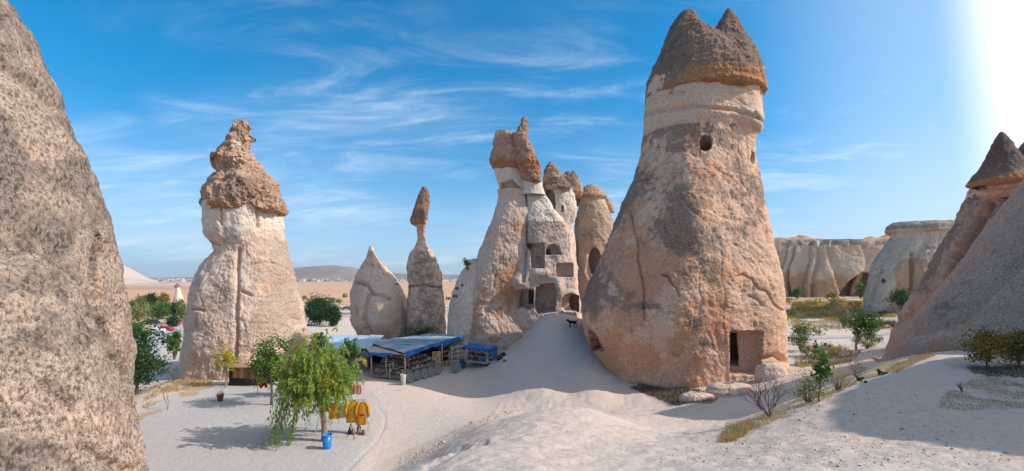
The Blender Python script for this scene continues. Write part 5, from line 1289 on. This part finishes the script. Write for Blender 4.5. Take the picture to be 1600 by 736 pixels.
for j in range(m_ + 1):
    for i in range(n_ + 1):
        u, v = i / n_ * 2 - 1, j / m_ * 2 - 1
        ex = max(abs(u) - .86, 0) / .14; ey = max(abs(v) - .82, 0) / .18
        V.append((max(-1, min(1, u / .88)) * 1.38 + .02 * math.sin(v * 19), max(-1, min(1, v / .84)) * .88 + .02 * math.sin(u * 23), 1.80 - .06 * math.cos(u * 4) - .12 * max(0, 1 - abs(u)) * (1 - v * v) * .5 - max(ex, ey) * (.34 + .07 * math.sin(u * 17 + v * 11)) - .07 * abs(u)))
for j in range(m_):
    for i in range(n_): k = j * (n_ + 1) + i; Fc.append((k, k + 1, k + n_ + 2, k + n_ + 1))
mb = MB(); mb.add(V, Fc); o = mb.build('tarpaulin_cover', BLUE, ct, smooth=True); md = o.modifiers.new('thickness', 'SOLIDIFY'); md.thickness = .015
mb = MB(); mb.add([(1.33, -.8, 1.6), (1.33, .85, 1.6), (1.36, .85, .25), (1.36, .5, .3), (1.4, -.1, 1.0), (1.34, -.6, 1.35)], [(0, 1, 2, 3, 4, 5)])
o = mb.build('side_tarpaulin', BLUE, ct); md = o.modifiers.new('thickness', 'SOLIDIFY'); md.thickness = .015
mb = MB(); R = random.Random(9)
for q in range(170):
    mb.mi = R.randrange(len(WARES)); lv = R.random() < .35
    x, y, z = R.uniform(-1.2, 1.2), R.uniform(-.42, .42) if lv else R.uniform(-.75, .7), .88 if lv else .46
    r = R.uniform(.03, .09); hh = R.uniform(.08, .26)
    mb.lathe([(r * .6, 0), (r, hh * .4), (r * .5, hh * .8), (r * .65, hh), (.001, hh)], (x, y, z), 6)
o = mb.build('wares', WARES, None, loc=ct.location); o.rotation_euler = ct.rotation_euler; tag(o, 'small pots and bottles crowding the display cart', kind='stuff')
for i, (x, y, s, lb) in enumerate([(-1.15, 40.0, .30, 'dark bundle on the sand at the near right corner of the cart'), (-.75, 40.6, .24, 'second dark bundle beside the cart, a little farther right')]):
    mb = MB(); R = random.Random(i + 3)
    mb.lathe([(.001, 0), (s, .02), (s * 1.15, s * .5), (s * .8, s * 1.0), (s * .3, s * 1.25), (.001, s * 1.3)], (0, 0, 0), 12)
    mb.v = [(a_ * (1 + R.uniform(-.12, .12)), b_ * (1 + R.uniform(-.12, .12)), c_) for a_, b_, c_ in mb.v]
    mb.lathe([(.03, s * 1.2), (.07, s * 1.45), (.001, s * 1.5)], (0, 0, 0), 7)
    tag(mb.build('bundle', DARK, None, loc=(x, y, gz(x, y)), smooth=True), lb, 'bundle', 'dark bundles beside the cart')
for i, (px, py, s) in enumerate([(790, 548, .45), (782, 556, .3), (788, 566, .3)]):
    p = on(px, py); bush(px, py, s / p.y * F * 2.2, s / p.y * F, BROWNB, ['dry weed highest up at the foot of the pink column', 'small dark weed between the cart and the pink column', 'dry weed just right of the cart'][i], nc=8, nl=30, ls=.06, seed=200 + i, p=p)

# second stall roof behind the willow
s2 = empty('small_stall', (-14.2, 41.2, gz(-14.2, 41.2)), 'small stall with a pale blue plastic roof half hidden behind the willow', 'stall')
bl2 = plain('pale_blue_plastic', (.36, .52, .68), (.50, .62, .74), 2.5, .5, .3, .4)
for k in range(4):
    mb = MB(); quadsheet(mb, (-3.8 + k * 1.35, -1.9, 1.95 + .03 * (k % 2)), (-2.42 + k * 1.35, -2.0, 1.93 + .03 * (k % 2)), (-3.1 + k * 1.35, 5.2, 2.2 + .03 * (k % 2)), (-4.5 + k * 1.35, 5.4, 2.22 + .03 * (k % 2)), .03); mb.build('roof_sheet', bl2, s2)
for (x, y) in ((-3.6, -1.7), (1.4, -1.8), (-4.3, 5.1), (.5, 5.0)):
    mb = MB(); mb.tube([(x, y, -.3), (x, y, 1.98)], .05, 6); mb.build('post', WOOD, s2)
mb = MB(); mb.box((-1.6, 4.6, .95), (4.6, .06, 1.9)); mb.build('back_wall', DARK, s2)

# kiosk front of wood and dark opening at the foot of the pale pink chimney
kx = at(380, 590, 34.2)
kk = empty('brown_shelter', (kx.x, 34.1, gz(kx.x, 34.1)), 'low dark shelter with hanging brown rug strips below the pale pink chimney', 'shelter')
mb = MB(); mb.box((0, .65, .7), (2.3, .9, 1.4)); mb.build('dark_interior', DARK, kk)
for s in (-1.2, 1.2):
    mb = MB(); mb.tube([(s, 0, -.1), (s, 0, 1.5)], .05, 6); mb.build('post', WOOD, kk)
mb = MB(); mb.box((0, .45, 1.5), (2.7, 1.3, .06), 0, .06); mb.build('roof_board', WOOD, kk)
for k in range(7):
    mb = MB(); V = []; Fc = []
    for j in range(5):
        for i in range(3): V.append((-.72 + k * .27 + i * .135, .02 * math.sin(i * 2 + j + k), 1.45 - j * .2 - .02 * k % 3))
    for j in range(4):
        for i in range(2): q = j * 3 + i; Fc.append((q, q + 1, q + 4, q + 3))
    mb.add(V, Fc); o = mb.build('rug_strip', clm('rug_%d' % k, [(.42, .19, .09), (.34, .13, .07), (.46, .25, .13), (.30, .12, .07), (.20, .09, .05), (.36, .17, .09), (.24, .11, .06)][k]), kk)
    md = o.modifiers.new('thickness', 'SOLIDIFY'); md.thickness = .02
# cloths under the green tree
for i, (px, py, wd, hh, mt, lb) in enumerate([(411, 576, .55, 1.3, RED, 'bright red shawl hanging under the round green tree'), (418, 574, .35, 1.15, ORG, 'orange and yellow scarf beside the bright red shawl'), (424, 573, .5, 1.1, NAVY, 'navy blue cloth hanging right of the red shawl'), (431, 576, .35, .9, MAR, 'dark wine-coloured cloth at the right of the navy cloth')]):
    p = at(px, py, 31.3); cloth('hanging_cloth', p.x, p.y, p.z, wd, hh, .1, mt, lb, 'cloth', 10 + i, 'cloths under the round green tree', .08)
cr = empty('clothes_rail', (at(420, 600, 31.3).x, 31.35, gz(at(420, 600, 31.3).x, 31.35)), 'thin rail holding the cloths under the round green tree', 'rail')
zt = at(420, 574, 31.3).z - cr.location.z + .05
mb = MB(); mb.tube([(-.8, 0, -.1), (-.8, 0, zt), (.8, 0, zt), (.8, 0, -.1)], .025, 6); mb.build('rail_frame', GREYWOOD, cr)

# yellow garments on a stand behind the willow trunk
yb = onw(-8.75, 23.9)
ys = empty('garment_rack', yb, 'wooden garment rack of yellow clothes behind the willow trunk', 'garment rack')
mb = MB(); mb.tube([(-1.5, 0, 1.75), (.95, 0, 1.75)], .03, 6); mb.build('rail', GREYWOOD, ys)
for x, lx in ((-1.35, -.25), (.85, .35)):
    mb = MB(); mb.tube([(x + lx, -.35, 0), (x, 0, 1.8)], .022, 5); mb.build('leg', GREYWOOD, ys)
    mb = MB(); mb.tube([(x + lx * .6, .35, 0), (x, 0, 1.8)], .022, 5); mb.build('leg', GREYWOOD, ys)


def garment(x, y, z, w_, h_, mt, label, seed, sleeve=True):
    """a shirt-like garment: body, two hanging sleeves and a neck opening, with folds"""
    o = empty('garment', (x, y, z), label, 'garment', 'yellow and orange garments on the rack', .12)
    R = random.Random(seed); n, r_ = 14, 10; V = []; Fc = []
    for j in range(r_ + 1):
        v = j / r_; ww = w_ * (.62 + .38 * min(1, v * 4)) * (1 + .12 * v)
        for i in range(n):
            t_ = 2 * math.pi * i / n
            f_ = 1 + .10 * math.sin(3 * t_ + seed + v * 2) * v
            V.append((math.cos(t_) * ww / 2 * f_, math.sin(t_) * .11 * f_ * (.5 + v * .6), -v * h_ + (.05 * abs(math.cos(t_)) * -1 if j == 0 else 0)))
    for j in range(r_):
        for i in range(n): Fc.append((j * n + i, j * n + (i + 1) % n, (j + 1) * n + (i + 1) % n, (j + 1) * n + i))
    m_ = MB(); m_.add(V, Fc); m_.build('body', mt, o, smooth=True)
    if sleeve:
        for s in (-1, 1):
            m_ = MB(); m_.tube([(s * w_ * .28, 0, -.05), (s * w_ * .52, 0, -.22), (s * w_ * .60, -.02, -h_ * .45), (s * w_ * .58, -.03, -h_ * .66)], [.06, .085, .08, .07], 8); m_.build('sleeve', mt, o, smooth=True)
    return o
YEL2 = clm('deep_yellow_cloth', (.66, .30, .02))
garment(yb.x + .28, yb.y - .02, yb.z + 1.72, .62, 1.15, YEL, 'long yellow robe hanging just right of the willow trunk', 1)
garment(yb.x + .80, yb.y - .1, yb.z + 1.68, .55, 1.2, YEL2, 'deep yellow robe with a red patch at the right end of the rack', 2)
garment(yb.x - 1.25, yb.y, yb.z + 1.9, .50, .75, ORG, 'orange patterned top at the left end of the rack', 3)
garment(yb.x - .75, yb.y, yb.z + 1.6, .48, .85, YEL, 'yellow top with orange trim left of the willow trunk', 4, False)
garment(yb.x - .3, yb.y + .05, yb.z + 1.6, .40, .80, clm('cream_cloth', (.70, .55, .32)), 'cream top right behind the willow trunk', 5, False)
mb = MB(); mb.box((0, 0, 0), (.26, .02, .12)); tag(mb.build('red_sash', RED, None, loc=(yb.x + .82, yb.y - .27, yb.z + 1.02)), 'small red sash on the deep yellow robe', 'sash')
cloth('hanging_cloth', -8.0, 22.9, 2.75, .6, .5, .1, clm('peach_cloth', (.66, .36, .22)), 'peach-coloured cloth hanging in the right tips of the willow', 'cloth', 30)
# clay jars below the robes
for i, (dx, dy, r, hh, mt) in enumerate([(.15, -.15, .10, .34, WARES[6]), (.38, -.25, .12, .30, clm('terracotta', (.38, .20, .13))), (.66, -.15, .09, .42, clm('pale_clay', (.50, .36, .28))), (.90, -.28, .12, .26, WARES[2]), (.55, .1, .12, .48, WARES[6])]):
    mb = MB(); mb.lathe([(.001, 0), (r * .6, 0), (r, hh * .35), (r * .95, hh * .55), (r * .45, hh * .8), (r * .6, hh), (r * .5, hh), (r * .35, hh * .8)], (0, 0, 0), 14)
    tag(mb.build('clay_jar', mt, None, loc=(yb.x + dx, yb.y + dy, gz(yb.x + dx, yb.y + dy)), smooth=True), ['dark jar nearest the willow trunk under the robes', 'squat terracotta jar second from the trunk under the robes', 'slim pale clay jar under the gap between the robes', 'brown jar under the right-hand robe', 'tall dark jar standing behind the pale clay jar'][i], 'jar', 'jars under the yellow robes')
# folding stand legs at the right
st2 = empty('folding_stand', onw(-8.05, 22.9), 'dark thin folding stand leg right of the yellow robes', 'stand')
mb = MB(); mb.tube([(0, 0, 0), (-.22, .1, .8)], .02, 5); mb.build('leg', DARK, st2); mb = MB(); mb.tube([(-.5, .3, 0), (-.22, .1, .8)], .02, 5); mb.build('leg', DARK, st2)

# blue litter bucket
bx = onw(-8.88, 21.5)
bk = empty('litter_bin', bx, 'bright blue plastic bucket in front of the willow trunk', 'bucket')
bm = plain('blue_plastic', (.01, .22, .60), (.008, .18, .52), 3, .35, .05, .5)
mb = MB(); mb.lathe([(.001, 0), (.175, 0), (.18, .02), (.225, .66), (.21, .66), (.17, .05), (.001, .05)], (0, 0, 0), 28); mb.build('bucket_wall', bm, bk, smooth=True)
mb = MB(); mb.lathe([(.225, .62), (.245, .63), (.245, .68), (.212, .685), (.212, .62)], (0, 0, 0), 28); mb.build('rim', bm, bk, smooth=True)
mb = MB(); R = random.Random(2)
for k in range(9): mb.box((R.uniform(-.1, .1), R.uniform(-.1, .1), .55 + R.uniform(-.02, .05)), (R.uniform(.06, .14), R.uniform(.05, .1), .03), R.uniform(0, 3), R.uniform(-.5, .5), R.uniform(-.5, .5))
tag(mb.build('litter', clm('paper', (.62, .62, .60)), None, loc=bx), 'crumpled white paper in the blue bucket', 'litter')
# flower pot with a reddish plant
fp = onw(-19.4, 29.8)
po = empty('flower_pot', fp, 'small reddish-brown clay pot at the left edge of the grey plaza', 'pot')
mb = MB(); mb.lathe([(.001, 0), (.13, 0), (.20, .36), (.23, .37), (.23, .44), (.19, .44), (.17, .38), (.001, .38)], (0, 0, 0), 18); mb.build('pot_wall', clm('pot_clay', (.26, .10, .07)), po, smooth=True)
C = np.array([0, 0, .55]) + VR.normal(size=(60, 3)) * .12
V, Fq, z = leaves(C, .10, .04); mesh_np('pot_plant', V + np.array(fp), Fq, AUTUMN, po, smooth=False, zone=z)

# ------------------------------------------------------------------ cars
GLASS = plain('dark_car_glass', (.03, .04, .05), None, 2, .15, 0, .6); TYRE = plain('tyre', (.025, .025, .025)); CHROME = plain('light_lens', (.7, .7, .68), None, 2, .2, 0, .6)


def car(px, py, rz, cm, label, group='cars in the car park', L=4.2):
    p = on(px, py); o = empty('parked_car', p, label, 'car', group, rz)
    W = 1.7; prof = [(-L / 2, .35), (-L / 2, .72), (-L * .46, .86), (-L * .30, .95), (-L * .17, 1.36), (L * .06, 1.43), (L * .24, 1.34), (L * .38, .98), (L * .47, .90), (L / 2, .70), (L / 2, .35)]
    mb = MB(); V = []
    for s, ins in ((-1, 0), (1, 0)):
        for x, z in prof: V.append((x, s * (W / 2 - (.16 if z > 1.0 else .0)), z))
    n = len(prof); Fc = [tuple(range(n)), tuple(range(2 * n - 1, n - 1, -1))] + [(i, n + i, n + (i + 1) % n, (i + 1) % n) for i in range(n)]
    mb.add(V, Fc); b = mb.build('car_body', cm, o); bv = b.modifiers.new('bevel', 'BEVEL'); bv.width = .05; bv.segments = 2
    for s in (-1, 1):
        mb = MB(); y = s * (W / 2 - .06)
        mb.add([(-L * .25, s * (W / 2 + .004), 1.0), (-L * .16, y - s * .08, 1.30), (L * .05, y - s * .08, 1.35), (L * .22, y - s * .08, 1.27), (L * .32, s * (W / 2 + .004), 1.0), (-L * .25, y - s * .25, 1.0), (L * .32, y - s * .25, 1.0)], [(0, 1, 2, 3, 4)]); mb.build('side_window', GLASS, o)
        for x in (-L * .30, L * .30):
            mb = MB(); mb.lathe([(.001, -.1), (.30, -.1), (.32, 0), (.30, .1), (.001, .1)], (x, s * (W / 2 - .06), .32), 16, 'Y'); wq = mb.build('wheel', TYRE, o)
            mb = MB(); mb.lathe([(.001, s * .115), (.17, s * .115), (.18, s * .105)], (x, s * (W / 2 - .06), .32), 12, 'Y'); mb.build('hubcap', CHROME, wq)
        mb = MB(); mb.box((-L / 2 - .005, s * .6, .70), (.03, .28, .13)); mb.build('headlight', CHROME, o)
    mb = MB(); mb.add([(-L * .295, -.68, .985), (-L * .295, .68, .985), (-L * .178, .60, 1.35), (-L * .178, -.60, 1.35)], [(0, 1, 2, 3)]); mb.build('windscreen', GLASS, o)
    mb = MB(); mb.add([(L * .372, -.68, 1.01), (L * .372, .68, 1.01), (L * .25, .60, 1.335), (L * .25, -.60, 1.335)], [(0, 1, 2, 3)]); mb.build('rear_window', GLASS, o)
    return o
def paint(n_, c): return plain(n_, c, tuple(v * .92 for v in c), 1, .3, 0, .5)
car(234, 507, .1, paint('dark_blue_paint', (.015, .03, .08)), 'dark blue car standing behind the white one')
car(240, 521, .15, paint('white_paint', (.75, .76, .78)), 'white car standing in front of the bright red one')
car(255, 519, .25, paint('red_paint', (.50, .03, .03)), 'bright red car behind the white car')
car(286, 508, 1.3, paint('dull_red_paint', (.40, .06, .07)), 'dull red car by the left side of the pale pink chimney')
car(541, 484, .1, paint('grey_paint', (.10, .11, .13)), 'dark car on the road left of the small cone')

# ------------------------------------------------------------------ road, path, fences, town
def strip(name, pts, w_, mat, label, lift=.03, seg=8, th=.0, kind='structure'):
    P_ = []
    for (a, b) in zip(pts[:-1], pts[1:]):
        for k in range(seg): P_.append(Vector(a).lerp(Vector(b), k / seg))
    P_.append(Vector(pts[-1])); V = []; Fc = []
    for i, p in enumerate(P_):
        d_ = (P_[min(i + 1, len(P_) - 1)] - P_[max(i - 1, 0)]); d_.normalize(); nrm = Vector((-d_.y, d_.x))
        zz1 = gz(p.x, p.y) + lift
        for s in (-1, 1):
            q = Vector((p.x, p.y)) + nrm * s * w_ / 2
            z1 = max(zz1, gz(q.x, q.y) + lift)
            V += [(q.x, q.y, z1), (q.x, q.y, z1 - .5)]
    for i in range(len(P_) - 1):
        k = i * 4; Fc += [(k, k + 2, k + 6, k + 4), (k + 1, k, k + 4, k + 5), (k + 2, k + 3, k + 7, k + 6)]
    m_ = MB(); m_.add([(a, b, c_) for a, b, c_ in V], Fc); return tag(m_.build(name, mat), label, kind=kind)
CONC = plain('pale_concrete', (.46, .45, .44), (.38, .37, .36), 1.5)
strip('path', [tuple(on(1252, 530))[:2], tuple(on(1330, 527))[:2], tuple(on(1400, 521))[:2]], 1.7, CONC, 'pale concrete path crossing the valley', .10)
strip('road', [(at(205, 482, 150).x, 150), (at(262, 484, 150).x, 160), (at(330, 484, 170).x, 170)], 4, plain('blue_grey_asphalt', (.16, .17, .20), None, 1), 'dark road beyond the car park', .25)
strip('road', [(at(500, 486, 150).x, 158), (at(560, 488, 150).x, 158), (at(640, 486, 150).x, 165)], 5, plain('pale_asphalt', (.30, .30, .31), None, 1), 'grey road left of the small cone', .25)
strip('road', [(at(232, 570, 50).x, 47), (at(262, 540, 70).x, 64), (at(278, 512, 100).x, 95), (at(272, 497, 130).x, 140)], 6.0, plain('pale_lane', (.50, .47, .45), (.44, .41, .39), 1), 'pale lane running through the car park', .06)
R = np.random.RandomState(8); mb = MB()
TOWN = [plain('town_wall', (.55, .50, .46), None, .01), plain('town_roof', (.40, .24, .18), None, .01), plain('town_white', (.75, .74, .72), None, .01)]
for k in range(420):
    d = R.uniform(2650, 3000); px = R.uniform(466, 760) if k < 300 else R.uniform(200, 330); x = (px - CX) / F * d
    mb.mi = R.choice([0, 0, 2, 1]); s = R.uniform(8, 26); hh = R.uniform(5, 13)
    mb.box((x, d, -4 + hh / 2 + (d - 2650) * .03), (s, s * .7, hh), R.uniform(0, 3))
tag(mb.build('distant_town', TOWN, None), 'line of tiny pale buildings at the foot of the brown hills', kind='stuff')

# ------------------------------------------------------------------ dog
def dog(p, rz):
    o = empty('dog', p, 'black dog walking on the sand below the cave rooms', 'dog', None, rz)
    Vv = [((0, 0, .50), .115), ((.20, 0, .51), .13), ((.36, 0, .52), .12), ((.47, 0, .60), .08), ((.56, 0, .69), .07), ((.66, 0, .68), .055), ((.77, 0, .64), .032),
          ((-.18, 0, .52), .10), ((-.30, 0, .55), .04), ((-.42, 0, .66), .028), ((-.50, 0, .74), .016)]
    E = [(0, 1), (1, 2), (2, 3), (3, 4), (4, 5), (5, 6), (0, 7), (7, 8), (8, 9), (9, 10)]
    for s in (-1, 1):
        b = len(Vv); f_ = s * .09
        Vv += [((.33, s * .09, .40), .055), ((.34 + f_, s * .09, .22), .03), ((.33 + f_ * 1.4, s * .09, .03), .026), ((.38 + f_ * 1.4, s * .09, .02), .024)]; E += [(2, b), (b, b + 1), (b + 1, b + 2), (b + 2, b + 3)]
        b = len(Vv); f_ = -s * .09
        Vv += [((-.16 + f_ * .3, s * .09, .40), .07), ((-.12 + f_, s * .09, .29), .04), ((-.25 + f_, s * .09, .17), .025), ((-.21 + f_, s * .09, .03), .024), ((-.16 + f_, s * .09, .02), .024)]; E += [(7, b), (b, b + 1), (b + 1, b + 2), (b + 2, b + 3), (b + 3, b + 4)]
        b = len(Vv); Vv += [((.57, s * .05, .76), .022), ((.56, s * .065, .81), .010)]; E += [(4, b), (b, b + 1)]
    me = bpy.data.meshes.new('dog_body'); me.from_pydata([v for v, _ in Vv], E, []); ob = bpy.data.objects.new('dog_body', me); col.objects.link(ob); ob.parent = o
    md = ob.modifiers.new('skin', 'SKIN'); md.use_smooth_shade = True
    for i, (_, r) in enumerate(Vv): me.skin_vertices[0].data[i].radius = (r, r)
    me.skin_vertices[0].data[0].use_root = True
    ob.modifiers.new('smooth', 'SUBSURF').levels = 1; ob.modifiers['smooth'].render_levels = 2
    me.materials.append(plain('black_fur', (.012, .011, .010), None, 20, .8))
dog(on(896, 512), 3.5)


# ------------------------------------------------------------------ the air between here and the hills
hm = bpy.data.materials.new('thin_haze'); hm.use_nodes = True; hm.node_tree.nodes.clear(); t = NT(hm.node_tree)
vol = t.n('ShaderNodeVolumePrincipled', i={'Color': (.80, .86, .95, 1), 'Density': 0.00012, 'Anisotropy': 0.2})
hm.node_tree.links.new(vol.outputs[0], t.n('ShaderNodeOutputMaterial').inputs['Volume'])
mb = MB(); mb.box((0, 0, 95), (19400, 19400, 230)); tag(mb.build('haze', hm), 'thin dusty air over the plain', kind='stuff')
